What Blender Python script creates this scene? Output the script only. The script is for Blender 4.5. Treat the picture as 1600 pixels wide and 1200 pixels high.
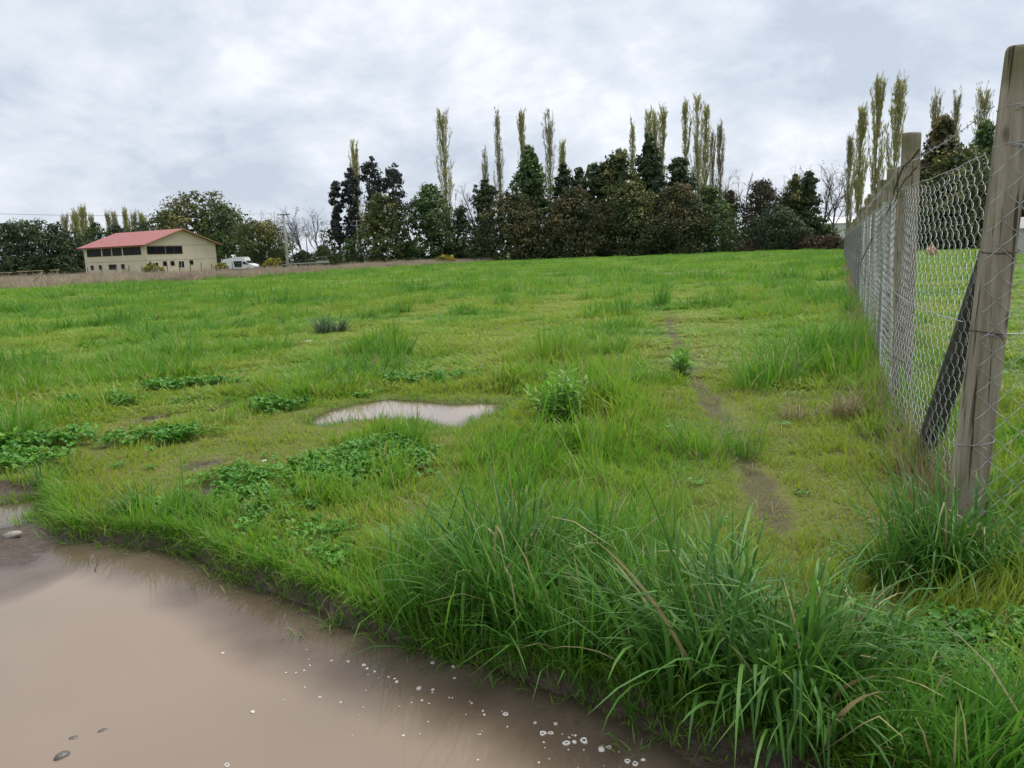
import bpy, bmesh, math, random
import numpy as np
from mathutils import Vector, Matrix

# ------------------------------------------------------------------ camera, sky, sun, exposure
for o in list(bpy.data.objects): bpy.data.objects.remove(o)
scene = bpy.context.scene
COL = scene.collection
F = 1202.0; EYE = 1.4; ROLL = math.radians(2.0); HY = 394.5
PITCH = math.atan((600 - HY) * math.cos(ROLL) / F)
FW = np.array([0, math.cos(PITCH), -math.sin(PITCH)])
UP = np.array([0, math.sin(PITCH), math.cos(PITCH)]); RT = np.array([1.0, 0, 0])
IR = math.cos(ROLL) * RT - math.sin(ROLL) * UP
IU = math.sin(ROLL) * RT + math.cos(ROLL) * UP
cam_d = bpy.data.cameras.new('camera'); cam = bpy.data.objects.new('camera', cam_d); COL.objects.link(cam)
cam_d.sensor_width = 36; cam_d.lens = 36 * F / 1600; cam_d.clip_start = 0.05; cam_d.clip_end = 6000
cam.matrix_world = Matrix(((IR[0], IU[0], -FW[0], 0), (IR[1], IU[1], -FW[1], 0), (IR[2], IU[2], -FW[2], EYE), (0, 0, 0, 1)))
scene.camera = cam
scene.view_settings.view_transform = 'Standard'; scene.view_settings.look = 'None'
scene.view_settings.gamma = 1; scene.view_settings.exposure = 0.95
scene.view_settings.use_curve_mapping = False
scene.cycles.max_bounces = 5; scene.cycles.diffuse_bounces = 2; scene.cycles.transmission_bounces = 4; scene.cycles.transparent_max_bounces = 8

SUN_EL = math.radians(58); SUN_DIR = Vector((0.62 * math.cos(SUN_EL), 0.55 * math.cos(SUN_EL), math.sin(SUN_EL))).normalized()
sun_d = bpy.data.lights.new('sun', 'SUN'); sun = bpy.data.objects.new('sun', sun_d); COL.objects.link(sun)
sun_d.energy = 1.5; sun_d.angle = math.radians(35); sun_d.color = (1.0, 0.96, 0.9)
sun.rotation_euler = SUN_DIR.to_track_quat('Z', 'Y').to_euler()

world = bpy.data.worlds.new('World'); scene.world = world; world.use_nodes = True
wn = world.node_tree.nodes; wl = world.node_tree.links; wn.clear()
def N(tree, typ, **kw):
    n = tree.nodes.new(typ)
    for k, v in kw.items():
        if k.startswith('i_'):
            key = k[2:]; key = int(key) if key.isdigit() else key
            n.inputs[key].default_value = v
        else: setattr(n, k, v)
    return n
def build_world():
    t = world.node_tree; L = t.links.new
    sky = N(t, 'ShaderNodeTexSky'); sky.sky_type = 'NISHITA'; sky.sun_disc = False
    sky.sun_elevation = SUN_EL; sky.sun_rotation = math.atan2(SUN_DIR.x, SUN_DIR.y)
    skm = N(t, 'ShaderNodeVectorMath', operation='SCALE'); skm.inputs['Scale'].default_value = 0.08
    L(sky.outputs[0], skm.inputs[0])
    tc = N(t, 'ShaderNodeTexCoord'); sp = N(t, 'ShaderNodeSeparateXYZ'); L(tc.outputs['Generated'], sp.inputs[0])
    ab = N(t, 'ShaderNodeMath', operation='ABSOLUTE'); L(sp.outputs[2], ab.inputs[0])
    ad = N(t, 'ShaderNodeMath', operation='ADD'); L(ab.outputs[0], ad.inputs[0]); ad.inputs[1].default_value = 0.45
    cb = N(t, 'ShaderNodeCombineXYZ')
    for i in (0, 1):
        dv = N(t, 'ShaderNodeMath', operation='DIVIDE'); L(sp.outputs[i], dv.inputs[0]); L(ad.outputs[0], dv.inputs[1]); L(dv.outputs[0], cb.inputs[i])
    mp = N(t, 'ShaderNodeMapping'); mp.inputs['Location'].default_value = (3.1, 1.7, 0.4); mp.inputs['Rotation'].default_value = (0, 0, 0.55); mp.inputs['Scale'].default_value = (1.0, 1.0, 1)
    L(cb.outputs[0], mp.inputs[0])
    n1 = N(t, 'ShaderNodeTexNoise'); n1.inputs['Scale'].default_value = 3.6; n1.inputs['Detail'].default_value = 10; n1.inputs['Roughness'].default_value = 0.58; n1.inputs['Distortion'].default_value = 0.25
    n2 = N(t, 'ShaderNodeTexNoise'); n2.inputs['Scale'].default_value = 0.55; n2.inputs['Detail'].default_value = 5; n2.inputs['Roughness'].default_value = 0.5
    L(mp.outputs[0], n1.inputs['Vector']); L(mp.outputs[0], n2.inputs['Vector'])
    mx = N(t, 'ShaderNodeMath', operation='MULTIPLY_ADD'); L(n1.outputs['Fac'], mx.inputs[0]); mx.inputs[1].default_value = 0.72
    m2 = N(t, 'ShaderNodeMath', operation='MULTIPLY'); L(n2.outputs['Fac'], m2.inputs[0]); m2.inputs[1].default_value = 0.33; L(m2.outputs[0], mx.inputs[2])
    rp = N(t, 'ShaderNodeValToRGB'); L(mx.outputs[0], rp.inputs[0]); e = rp.color_ramp.elements
    e[0].position = 0.43; e[0].color = (0.29, 0.322, 0.378, 1)
    e[1].position = 0.64; e[1].color = (0.48, 0.497, 0.527, 1)
    a = e.new(0.5); a.color = (0.35, 0.378, 0.425, 1); b = e.new(0.575); b.color = (0.41, 0.432, 0.472, 1)
    # thin veil: nearly complete cover over the blue
    mixc = N(t, 'ShaderNodeMix', data_type='RGBA'); mixc.inputs[0].default_value = 0.94
    L(skm.outputs[0], mixc.inputs[6]); L(rp.outputs[0], mixc.inputs[7])
    bg = N(t, 'ShaderNodeBackground'); L(mixc.outputs[2], bg.inputs[0]); bg.inputs[1].default_value = 1.06
    out = N(t, 'ShaderNodeOutputWorld'); L(bg.outputs[0], out.inputs[0])
build_world()

# ------------------------------------------------------------------ helpers
def ray(x, y): return FW + IR * (x - 800) / F + IU * (600 - y) / F
def gnd(x, y, z=0.0):
    d = ray(x, y); return np.array([0, 0, EYE]) + d * ((z - EYE) / d[2])
def at_depth(x, y, Y):
    d = ray(x, y); return np.array([0, 0, EYE]) + d * (Y / d[1])
def project(x, y, z):
    q = np.stack([x, y, z - EYE], -1); w = q @ FW
    return 800 + F * (q @ IR) / w, 600 - F * (q @ IU) / w, w
def G2(pts, z=0.0): return np.array([gnd(*p, z)[:2] for p in pts])

def sstep(a, b, x):
    t = np.clip((x - a) / (b - a), 0, 1); return t * t * (3 - 2 * t)
def vnoise(x, y, s, seed=0):
    x = np.asarray(x, float) / s + 100.37 * seed; y = np.asarray(y, float) / s + 57.11 * seed
    xi = np.floor(x).astype(np.int64); yi = np.floor(y).astype(np.int64); fx = x - xi; fy = y - yi
    fx = fx * fx * (3 - 2 * fx); fy = fy * fy * (3 - 2 * fy)
    def h(a, b):
        n = (a * 374761393 + b * 668265263 + seed * 144665) & 0x7fffffff
        n = ((n ^ (n >> 13)) * 1274126177) & 0x7fffffff
        return ((n ^ (n >> 16)) & 0xffff) / 65535.0
    return (h(xi, yi) * (1 - fx) + h(xi + 1, yi) * fx) * (1 - fy) + (h(xi, yi + 1) * (1 - fx) + h(xi + 1, yi + 1) * fx) * fy
def fbm(x, y, s, seed=0, o=3):
    v = 0; a = 0.5; tot = 0
    for i in range(o):
        v = v + a * vnoise(x, y, s / 2 ** i, seed + i * 7); tot += a; a *= 0.55
    return v / tot
def seg_dist(px, py, pts, closed):
    n = len(pts); d = np.full(np.shape(px), 1e9)
    for i in range(n if closed else n - 1):
        a = pts[i]; b = pts[(i + 1) % n]; ab = b - a
        t = np.clip(((px - a[0]) * ab[0] + (py - a[1]) * ab[1]) / max(ab @ ab, 1e-9), 0, 1)
        d = np.minimum(d, np.hypot(px - a[0] - t * ab[0], py - a[1] - t * ab[1]))
    return d
def sdf(px, py, pts):        # positive inside
    d = seg_dist(px, py, pts, True); ins = np.zeros(np.shape(px), bool); n = len(pts)
    for i in range(n):
        a = pts[i]; b = pts[(i + 1) % n]
        c = (a[1] > py) != (b[1] > py)
        xx = (b[0] - a[0]) * (py - a[1]) / (b[1] - a[1] + 1e-12) + a[0]
        ins ^= c & (px < xx)
    return np.where(ins, d, -d)

def mesh_np(name, V, quads=None, tris=None, attrs=None, smooth=True):
    V = np.asarray(V, np.float32); me = bpy.data.meshes.new(name)
    quads = np.zeros((0, 4), np.int32) if quads is None else np.asarray(quads, np.int32)
    tris = np.zeros((0, 3), np.int32) if tris is None else np.asarray(tris, np.int32)
    nq, nt = len(quads), len(tris)
    me.vertices.add(len(V)); me.vertices.foreach_set('co', V.ravel())
    me.loops.add(nq * 4 + nt * 3); me.polygons.add(nq + nt)
    me.loops.foreach_set('vertex_index', np.concatenate([quads.ravel(), tris.ravel()]))
    ls = np.concatenate([np.arange(nq) * 4, nq * 4 + np.arange(nt) * 3]).astype(np.int32)
    me.polygons.foreach_set('loop_start', ls)
    me.polygons.foreach_set('use_smooth', np.full(nq + nt, smooth))
    for k, v in (attrs or {}).items():
        a = me.attributes.new(k, 'FLOAT', 'POINT'); a.data.foreach_set('value', np.asarray(v, np.float32))
    me.update(calc_edges=True); me.validate()
    return me
class MB:                    # collects geometry pieces into one mesh
    def __init__(self): self.V = []; self.Q = []; self.T = []; self.A = {}; self.n = 0
    def add(self, V, quads=None, tris=None, **attrs):
        V = np.asarray(V, float); self.V.append(V)
        if quads is not None and len(quads): self.Q.append(np.asarray(quads) + self.n)
        if tris is not None and len(tris): self.T.append(np.asarray(tris) + self.n)
        for k, v in attrs.items(): self.A.setdefault(k, []).append(np.broadcast_to(np.asarray(v, float), (len(V),)))
        self.n += len(V)
    def box(self, c, s, rz=0.0, rot=None):
        p = np.array([[x, y, z] for x in (-.5, .5) for y in (-.5, .5) for z in (-.5, .5)]) * np.asarray(s)
        if rot is not None: p = p @ np.array(rot.to_3x3()).T
        elif rz: cz, sz = math.cos(rz), math.sin(rz); p = p @ np.array([[cz, sz, 0], [-sz, cz, 0], [0, 0, 1]])
        self.add(p + np.asarray(c), [[0, 1, 3, 2], [4, 6, 7, 5], [0, 4, 5, 1], [2, 3, 7, 6], [0, 2, 6, 4], [1, 5, 7, 3]])
    def tube(self, pts, rad, n=6, cap=True, **attrs):
        pts = np.asarray(pts, float); m = len(pts); rad = np.broadcast_to(np.asarray(rad, float), (m,))
        tg = np.gradient(pts, axis=0); tg /= np.linalg.norm(tg, axis=1)[:, None] + 1e-12
        ref = np.array([0, 0, 1.0]) if abs(tg[:, 2]).mean() < 0.8 else np.array([1.0, 0, 0])
        u = np.cross(tg, ref); u /= np.linalg.norm(u, axis=1)[:, None] + 1e-12; v = np.cross(tg, u)
        a = np.arange(n) * 2 * math.pi / n
        P = pts[:, None] + rad[:, None, None] * (np.cos(a)[None, :, None] * u[:, None] + np.sin(a)[None, :, None] * v[:, None])
        i = np.arange(m - 1)[:, None] * n; j = np.arange(n)[None]; k = (j + 1) % n
        Q = np.stack([i + j, i + k, i + n + k, i + n + j], -1).reshape(-1, 4)
        T = None
        if cap:
            T = [[0, q + 1, q] for q in range(1, n - 1)] + [[(m - 1) * n, (m - 1) * n + q, (m - 1) * n + q + 1] for q in range(1, n - 1)]
        self.add(P.reshape(-1, 3), Q, T, **attrs)
    def mesh(self, name, smooth=True):
        return mesh_np(name, np.concatenate(self.V), np.concatenate(self.Q) if self.Q else None, np.concatenate(self.T) if self.T else None,
                       {k: np.concatenate(v) for k, v in self.A.items()}, smooth)
def obj(name, me, mat=None, parent=None, label=None, cat=None, group=None, kind=None):
    o = bpy.data.objects.new(name, me); COL.objects.link(o)
    if mat is not None and me is not None and not me.materials: me.materials.append(mat)
    if parent is not None: o.parent = parent
    if label: o['label'] = label
    if cat: o['category'] = cat
    if group: o['group'] = group
    if kind: o['kind'] = kind
    return o
def thing(name, loc, label, cat, group=None, rz=0.0):
    o = obj(name, None, None, None, label, cat, group); o.location = [float(c) for c in loc]; o.rotation_euler = (0, 0, rz); return o

# ------------------------------------------------------------------ materials
def new_mat(name):
    m = bpy.data.materials.new(name); m.use_nodes = True; t = m.node_tree; t.nodes.clear()
    out = N(t, 'ShaderNodeOutputMaterial'); b = N(t, 'ShaderNodeBsdfPrincipled'); t.links.new(b.outputs[0], out.inputs[0])
    return m, t, b, out
def plain(name, col, rough=0.7, var=0.25, scale=8.0, metal=0.0, bump=0.0, stretch=(1, 1, 1), spec=0.3, col2=None):
    m, t, b, out = new_mat(name); L = t.links.new
    tc = N(t, 'ShaderNodeTexCoord'); mp = N(t, 'ShaderNodeMapping'); mp.inputs['Scale'].default_value = stretch; L(tc.outputs['Object'], mp.inputs[0])
    n = N(t, 'ShaderNodeTexNoise'); n.inputs['Scale'].default_value = scale; n.inputs['Detail'].default_value = 6; n.inputs['Roughness'].default_value = 0.6; L(mp.outputs[0], n.inputs['Vector'])
    r = N(t, 'ShaderNodeValToRGB'); L(n.outputs['Fac'], r.inputs[0]); e = r.color_ramp.elements
    c2 = col2 or [c * (1 - var) for c in col]
    e[0].position = 0.32; e[0].color = (*c2, 1); e[1].position = 0.68; e[1].color = (*[min(1, c * (1 + (0 if col2 else var * 0.5))) for c in col], 1)
    L(r.outputs[0], b.inputs['Base Color']); b.inputs['Roughness'].default_value = rough; b.inputs['Metallic'].default_value = metal
    b.inputs['Specular IOR Level'].default_value = spec
    if bump:
        bp = N(t, 'ShaderNodeBump'); bp.inputs['Strength'].default_value = bump; bp.inputs['Distance'].default_value = 0.02; L(n.outputs['Fac'], bp.inputs['Height']); L(bp.outputs[0], b.inputs['Normal'])
    return m

def grass_mat(name, lush, yellow, dark, dry, instanced, trans=0.45, drymix=0.06, spec=0.35, world_var=True):
    """leaf blades: tint attribute 0 yellow-short .. 1 dark-lush, per-blade variation rnd, along-blade t"""
    m, t, b, out = new_mat(name); L = t.links.new
    at = N(t, 'ShaderNodeAttribute', attribute_name='tint', attribute_type='INSTANCER' if instanced else 'GEOMETRY')
    ar = N(t, 'ShaderNodeAttribute', attribute_name='rnd'); ah = N(t, 'ShaderNodeAttribute', attribute_name='t')
    geo = N(t, 'ShaderNodeNewGeometry')
    nz = N(t, 'ShaderNodeTexNoise'); nz.inputs['Scale'].default_value = 0.9; nz.inputs['Detail'].default_value = 3; L(geo.outputs['Position'], nz.inputs['Vector'])
    s1 = N(t, 'ShaderNodeMath', operation='MULTIPLY_ADD'); L(nz.outputs['Fac'], s1.inputs[0]); s1.inputs[1].default_value = 0.7 if world_var else 0.0; s1.inputs[2].default_value = -0.35 if world_var else 0.0
    s2 = N(t, 'ShaderNodeMath', operation='ADD'); L(at.outputs['Fac'], s2.inputs[0]); L(s1.outputs[0], s2.inputs[1])
    s3 = N(t, 'ShaderNodeMath', operation='MULTIPLY_ADD'); L(ar.outputs['Fac'], s3.inputs[0]); s3.inputs[1].default_value = 0.5; s3.inputs[2].default_value = -0.25
    s4 = N(t, 'ShaderNodeMath', operation='ADD', use_clamp=True); L(s2.outputs[0], s4.inputs[0]); L(s3.outputs[0], s4.inputs[1])
    rp = N(t, 'ShaderNodeValToRGB'); L(s4.outputs[0], rp.inputs[0]); e = rp.color_ramp.elements
    e[0].position = 0.05; e[0].color = (*yellow, 1); e[1].position = 0.95; e[1].color = (*dark, 1); k = e.new(0.5); k.color = (*lush, 1)
    # dry blades
    gt = N(t, 'ShaderNodeMath', operation='LESS_THAN'); fr = N(t, 'ShaderNodeMath', operation='FRACT'); mu = N(t, 'ShaderNodeMath', operation='MULTIPLY')
    L(ar.outputs['Fac'], mu.inputs[0]); mu.inputs[1].default_value = 17.3; L(mu.outputs[0], fr.inputs[0]); L(fr.outputs[0], gt.inputs[0]); gt.inputs[1].default_value = drymix
    md = N(t, 'ShaderNodeMix', data_type='RGBA'); L(gt.outputs[0], md.inputs[0]); L(rp.outputs[0], md.inputs[6]); md.inputs[7].default_value = (*dry, 1)
    # withered brown base of the blades: dead sheaths
    rb = N(t, 'ShaderNodeMapRange'); L(ah.outputs['Fac'], rb.inputs[0]); rb.inputs[1].default_value = 0.0; rb.inputs[2].default_value = 0.22; rb.inputs[3].default_value = 0.3; rb.inputs[4].default_value = 0.0
    mb = N(t, 'ShaderNodeMix', data_type='RGBA'); L(rb.outputs[0], mb.inputs[0]); L(md.outputs[2], mb.inputs[6]); mb.inputs[7].default_value = (0.13, 0.15, 0.05, 1)
    L(mb.outputs[2], b.inputs['Base Color']); b.inputs['Roughness'].default_value = 0.48; b.inputs['Specular IOR Level'].default_value = spec
    tr = N(t, 'ShaderNodeBsdfTranslucent'); L(mb.outputs[2], tr.inputs[0])
    mx = N(t, 'ShaderNodeMixShader'); mx.inputs[0].default_value = trans; L(b.outputs[0], mx.inputs[1]); L(tr.outputs[0], mx.inputs[2]); L(mx.outputs[0], out.inputs[0])
    return m
GC = dict(lush=(0.19, 0.40, 0.03), yellow=(0.34, 0.425, 0.055), dark=(0.095, 0.265, 0.034), dry=(0.42, 0.37, 0.18))
M_blade = grass_mat('grass_blades', instanced=False, **GC)
M_blade_i = grass_mat('grass_clumps', instanced=True, **GC)
M_tuss = grass_mat('tussock_blades', lush=(0.125, 0.29, 0.035), yellow=(0.22, 0.38, 0.07), dark=(0.06, 0.17, 0.028), dry=(0.40, 0.33, 0.17), instanced=False, trans=0.3, drymix=0.06, spec=0.4, world_var=False)
M_tuss_blue = grass_mat('bluish_blades', lush=(0.09, 0.16, 0.06), yellow=(0.13, 0.2, 0.07), dark=(0.06, 0.11, 0.05), dry=(0.3, 0.27, 0.16), instanced=False, trans=0.3, drymix=0.05, spec=0.5, world_var=False)
M_dry_i = grass_mat('dry_weeds', lush=(0.40, 0.31, 0.23), yellow=(0.42, 0.38, 0.23), dark=(0.32, 0.25, 0.2), dry=(0.45, 0.43, 0.27), instanced=True, trans=0.3, drymix=0.1)
M_dry = grass_mat('dry_blades', lush=(0.30, 0.25, 0.14), yellow=(0.34, 0.28, 0.15), dark=(0.2, 0.19, 0.08), dry=(0.36, 0.3, 0.16), instanced=False, trans=0.25, drymix=0.3, world_var=False)
M_clover = grass_mat('clover_leaves', lush=(0.10, 0.30, 0.018), yellow=(0.18, 0.36, 0.028), dark=(0.06, 0.21, 0.016), dry=(0.13, 0.28, 0.04), instanced=True, trans=0.25, spec=0.4)
M_weed = grass_mat('broad_leaves', lush=(0.17, 0.40, 0.04), yellow=(0.24, 0.46, 0.05), dark=(0.10, 0.28, 0.035), dry=(0.3, 0.36, 0.14), instanced=False, trans=0.3, spec=0.4, world_var=False)

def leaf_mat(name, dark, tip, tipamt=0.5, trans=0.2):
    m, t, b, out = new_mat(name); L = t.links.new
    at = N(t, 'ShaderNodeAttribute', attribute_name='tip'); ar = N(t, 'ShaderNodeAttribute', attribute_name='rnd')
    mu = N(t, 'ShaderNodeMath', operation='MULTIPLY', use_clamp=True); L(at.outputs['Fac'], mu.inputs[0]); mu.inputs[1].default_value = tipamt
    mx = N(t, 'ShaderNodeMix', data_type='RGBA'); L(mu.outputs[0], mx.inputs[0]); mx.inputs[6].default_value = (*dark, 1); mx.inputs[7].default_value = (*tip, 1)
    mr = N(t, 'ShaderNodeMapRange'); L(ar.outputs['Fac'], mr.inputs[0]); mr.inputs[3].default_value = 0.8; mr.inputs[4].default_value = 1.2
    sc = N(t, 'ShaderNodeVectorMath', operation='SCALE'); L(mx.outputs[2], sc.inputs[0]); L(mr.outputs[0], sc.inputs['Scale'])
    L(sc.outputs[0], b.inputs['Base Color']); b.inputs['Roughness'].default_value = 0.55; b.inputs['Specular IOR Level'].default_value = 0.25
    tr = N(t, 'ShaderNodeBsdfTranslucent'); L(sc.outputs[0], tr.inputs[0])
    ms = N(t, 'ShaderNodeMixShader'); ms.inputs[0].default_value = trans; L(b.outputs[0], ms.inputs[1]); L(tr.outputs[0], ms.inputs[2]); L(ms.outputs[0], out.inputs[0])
    return m
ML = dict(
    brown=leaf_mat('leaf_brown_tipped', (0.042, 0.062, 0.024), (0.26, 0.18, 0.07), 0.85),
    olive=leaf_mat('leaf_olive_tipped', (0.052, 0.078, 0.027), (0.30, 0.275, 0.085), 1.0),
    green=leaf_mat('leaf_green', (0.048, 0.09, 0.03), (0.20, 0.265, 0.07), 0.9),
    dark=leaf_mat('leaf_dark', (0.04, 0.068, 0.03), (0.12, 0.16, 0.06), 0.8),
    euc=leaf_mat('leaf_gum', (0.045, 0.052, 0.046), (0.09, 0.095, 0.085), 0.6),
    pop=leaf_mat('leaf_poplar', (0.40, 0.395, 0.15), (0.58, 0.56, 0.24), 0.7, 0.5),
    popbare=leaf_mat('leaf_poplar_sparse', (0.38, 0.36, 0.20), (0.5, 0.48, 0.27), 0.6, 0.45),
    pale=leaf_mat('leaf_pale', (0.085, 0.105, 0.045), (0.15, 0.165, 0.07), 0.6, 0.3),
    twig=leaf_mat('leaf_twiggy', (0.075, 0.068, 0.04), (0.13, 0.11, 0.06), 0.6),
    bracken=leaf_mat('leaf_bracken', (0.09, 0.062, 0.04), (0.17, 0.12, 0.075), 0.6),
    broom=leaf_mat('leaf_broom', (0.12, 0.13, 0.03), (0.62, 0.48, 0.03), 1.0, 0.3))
M_bark = plain('bark', (0.12, 0.10, 0.08), 0.9, 0.4, 3.0)
M_bark_pale = plain('bark_pale', (0.30, 0.28, 0.19), 0.9, 0.35, 3.0)
M_twig = plain('twig_bark', (0.15, 0.135, 0.12), 0.9, 0.3, 3.0)
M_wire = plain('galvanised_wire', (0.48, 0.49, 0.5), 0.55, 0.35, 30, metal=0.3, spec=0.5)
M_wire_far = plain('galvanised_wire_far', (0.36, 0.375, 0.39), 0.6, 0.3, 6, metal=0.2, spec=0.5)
M_rust = plain('rusty_wire', (0.12, 0.08, 0.06), 0.8, 0.4, 40, metal=0.3)
M_vine = plain('dry_vine', (0.13, 0.085, 0.06), 0.85, 0.4, 30)
def wood_mat():
    m, t, b, out = new_mat('weathered_post_wood'); L = t.links.new
    tc = N(t, 'ShaderNodeTexCoord'); mp = N(t, 'ShaderNodeMapping'); mp.inputs['Scale'].default_value = (26, 26, 1.6); L(tc.outputs['Object'], mp.inputs[0])
    oi = N(t, 'ShaderNodeObjectInfo'); of = N(t, 'ShaderNodeVectorMath', operation='ADD'); L(mp.outputs[0], of.inputs[0])
    cr = N(t, 'ShaderNodeMath', operation='MULTIPLY'); L(oi.outputs['Random'], cr.inputs[0]); cr.inputs[1].default_value = 40; L(cr.outputs[0], of.inputs[1])
    n = N(t, 'ShaderNodeTexNoise'); n.inputs['Scale'].default_value = 1.0; n.inputs['Detail'].default_value = 8; n.inputs['Roughness'].default_value = 0.65; L(of.outputs[0], n.inputs['Vector'])
    n2 = N(t, 'ShaderNodeTexNoise'); n2.inputs['Scale'].default_value = 4.0; n2.inputs['Detail'].default_value = 4; L(tc.outputs['Object'], n2.inputs['Vector'])
    r = N(t, 'ShaderNodeValToRGB'); L(n.outputs['Fac'], r.inputs[0]); e = r.color_ramp.elements
    e[0].position = 0.3; e[0].color = (0.19, 0.155, 0.11, 1); e[1].position = 0.7; e[1].color = (0.45, 0.39, 0.30, 1)
    r2 = N(t, 'ShaderNodeValToRGB'); L(n2.outputs['Fac'], r2.inputs[0]); e = r2.color_ramp.elements
    e[0].position = 0.45; e[0].color = (0, 0, 0, 1); e[1].position = 0.65; e[1].color = (1, 1, 1, 1)
    sp = N(t, 'ShaderNodeSeparateXYZ'); L(tc.outputs['Object'], sp.inputs[0])
    mr = N(t, 'ShaderNodeMapRange'); L(sp.outputs[2], mr.inputs[0]); mr.inputs[1].default_value = 1.2; mr.inputs[2].default_value = 2.2; mr.inputs[3].default_value = 0.05; mr.inputs[4].default_value = 0.75
    mm = N(t, 'ShaderNodeMath', operation='MULTIPLY'); L(mr.outputs[0], mm.inputs[0]); L(r2.outputs[0], mm.inputs[1])
    mx = N(t, 'ShaderNodeMix', data_type='RGBA'); L(mm.outputs[0], mx.inputs[0]); L(r.outputs[0], mx.inputs[6]); mx.inputs[7].default_value = (0.13, 0.135, 0.05, 1)
    mpc = N(t, 'ShaderNodeMapping'); mpc.inputs['Scale'].default_value = (38, 38, 1.1); L(tc.outputs['Object'], mpc.inputs[0])
    nc = N(t, 'ShaderNodeTexNoise'); nc.inputs['Scale'].default_value = 1.0; nc.inputs['Detail'].default_value = 3; nc.inputs['Distortion'].default_value = 0.4; L(mpc.outputs[0], nc.inputs['Vector'])
    rc = N(t, 'ShaderNodeValToRGB'); L(nc.outputs['Fac'], rc.inputs[0]); e = rc.color_ramp.elements; e[0].position = 0.33; e[0].color = (0.25, 0.22, 0.2, 1); e[1].position = 0.40; e[1].color = (1, 1, 1, 1)
    vk = N(t, 'ShaderNodeTexVoronoi'); mpk = N(t, 'ShaderNodeMapping'); mpk.inputs['Scale'].default_value = (9, 9, 3.2); L(tc.outputs['Object'], mpk.inputs[0]); L(mpk.outputs[0], vk.inputs['Vector']); vk.inputs['Scale'].default_value = 1.0
    rk = N(t, 'ShaderNodeValToRGB'); L(vk.outputs['Distance'], rk.inputs[0]); e = rk.color_ramp.elements; e[0].position = 0.07; e[0].color = (0.25, 0.2, 0.16, 1); e[1].position = 0.2; e[1].color = (1, 1, 1, 1)
    m5 = N(t, 'ShaderNodeMix', data_type='RGBA', blend_type='MULTIPLY'); m5.inputs[0].default_value = 1; L(mx.outputs[2], m5.inputs[6]); L(rc.outputs[0], m5.inputs[7])
    m6 = N(t, 'ShaderNodeMix', data_type='RGBA', blend_type='MULTIPLY'); m6.inputs[0].default_value = 1; L(m5.outputs[2], m6.inputs[6]); L(rk.outputs[0], m6.inputs[7])
    L(m6.outputs[2], b.inputs['Base Color']); b.inputs['Roughness'].default_value = 0.85; b.inputs['Specular IOR Level'].default_value = 0.15
    bh = N(t, 'ShaderNodeMath', operation='MULTIPLY'); L(n.outputs['Fac'], bh.inputs[0]); L(rc.outputs[0], bh.inputs[1])
    bp = N(t, 'ShaderNodeBump'); bp.inputs['Strength'].default_value = 0.7; bp.inputs['Distance'].default_value = 0.012; L(bh.outputs[0], bp.inputs['Height']); L(bp.outputs[0], b.inputs['Normal'])
    return m
M_wood = wood_mat()
M_wood_dark = plain('dark_wood', (0.085, 0.078, 0.066), 0.8, 0.5, 14, stretch=(3, 3, 0.4), bump=0.4)  # dark grey-brown wood, noise grain stretched lengthwise
M_wood_pale = plain('pale_sawn_wood', (0.42, 0.33, 0.2), 0.8, 0.3, 5)

# ------------------------------------------------------------------ land forms: road edge, puddles, tracks (all on the ground plane)
ROAD = np.vstack([G2([(-700, 790), (-400, 778), (0, 764), (70, 764), (84, 772), (92, 800), (118, 834), (165, 838), (240, 847), (320, 860), (372, 890), (440, 915),
                      (500, 938), (560, 965), (640, 992), (720, 1014), (800, 1040), (880, 1062), (960, 1085), (1040, 1115), (1120, 1145), (1200, 1163), (1280, 1185), (1345, 1202)], -0.055),
                  [[1.15, 1.55], [1.9, 1.0], [4.0, 0.2], [14, -2.5], [14, -7], [-30, -7], [-30, 2.5]]])
WATER = np.vstack([G2([(-700, 880), (-200, 893), (40, 885), (95, 852), (150, 841), (250, 852), (330, 872), (400, 902), (470, 930), (540, 972), (640, 1005), (760, 1035), (850, 1068), (930, 1105), (1010, 1145), (1090, 1200)], -0.062),
                   [[0.25, 1.35], [-0.6, 0.3], [-2.2, -0.6], [-9, -1.2], [-12, 1.0]]])
LEFTP = G2([(-300, 772), (0, 772), (80, 766), (88, 774), (62, 792), (20, 806), (-60, 815), (-300, 822)])
MIDP = G2([(492, 655), (515, 640), (560, 628), (610, 621), (660, 624), (700, 628), (740, 626), (778, 628), (765, 640), (735, 650), (712, 662), (690, 663), (650, 652), (600, 650), (560, 654), (520, 661)])
MIDP = MIDP.mean(0) + (MIDP - MIDP.mean(0)) * np.array([1.12, 1.12])
STREAKS = [G2(p) for p in ([(212, 655), (235, 649), (262, 645), (272, 648), (245, 655), (220, 659)], [(330, 638), (355, 631), (385, 628), (388, 632), (360, 638), (335, 643)],
                           [(285, 727), (310, 720), (340, 716), (344, 720), (318, 726), (292, 732)], [(318, 770), (324, 756), (334, 755), (332, 768), (325, 776)], [(884, 656), (893, 652), (899, 656), (893, 664)])]
WATER_Z = -0.062; MID_Z = -0.03
TRACKS = [(G2([(-200, 770), (60, 712), (215, 655), (330, 604), (450, 562), (560, 520), (640, 500), (720, 470)]), 0.62),
          (G2([(90, 800), (330, 712), (480, 662), (630, 640), (700, 602), (770, 555), (830, 500), (905, 452)]), 0.75),
          (G2([(1420, 1000), (1330, 860), (1280, 740), (1200, 620), (1130, 540), (1085, 480), (1060, 440)]), 0.62),
          (G2([(600, 840), (660, 770), (700, 720), (690, 690)]), 0.16)]
PATH = G2([(1215, 830), (1180, 750), (1150, 690), (1115, 635), (1085, 590), (1065, 550), (1050, 515), (1042, 485)])
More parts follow.
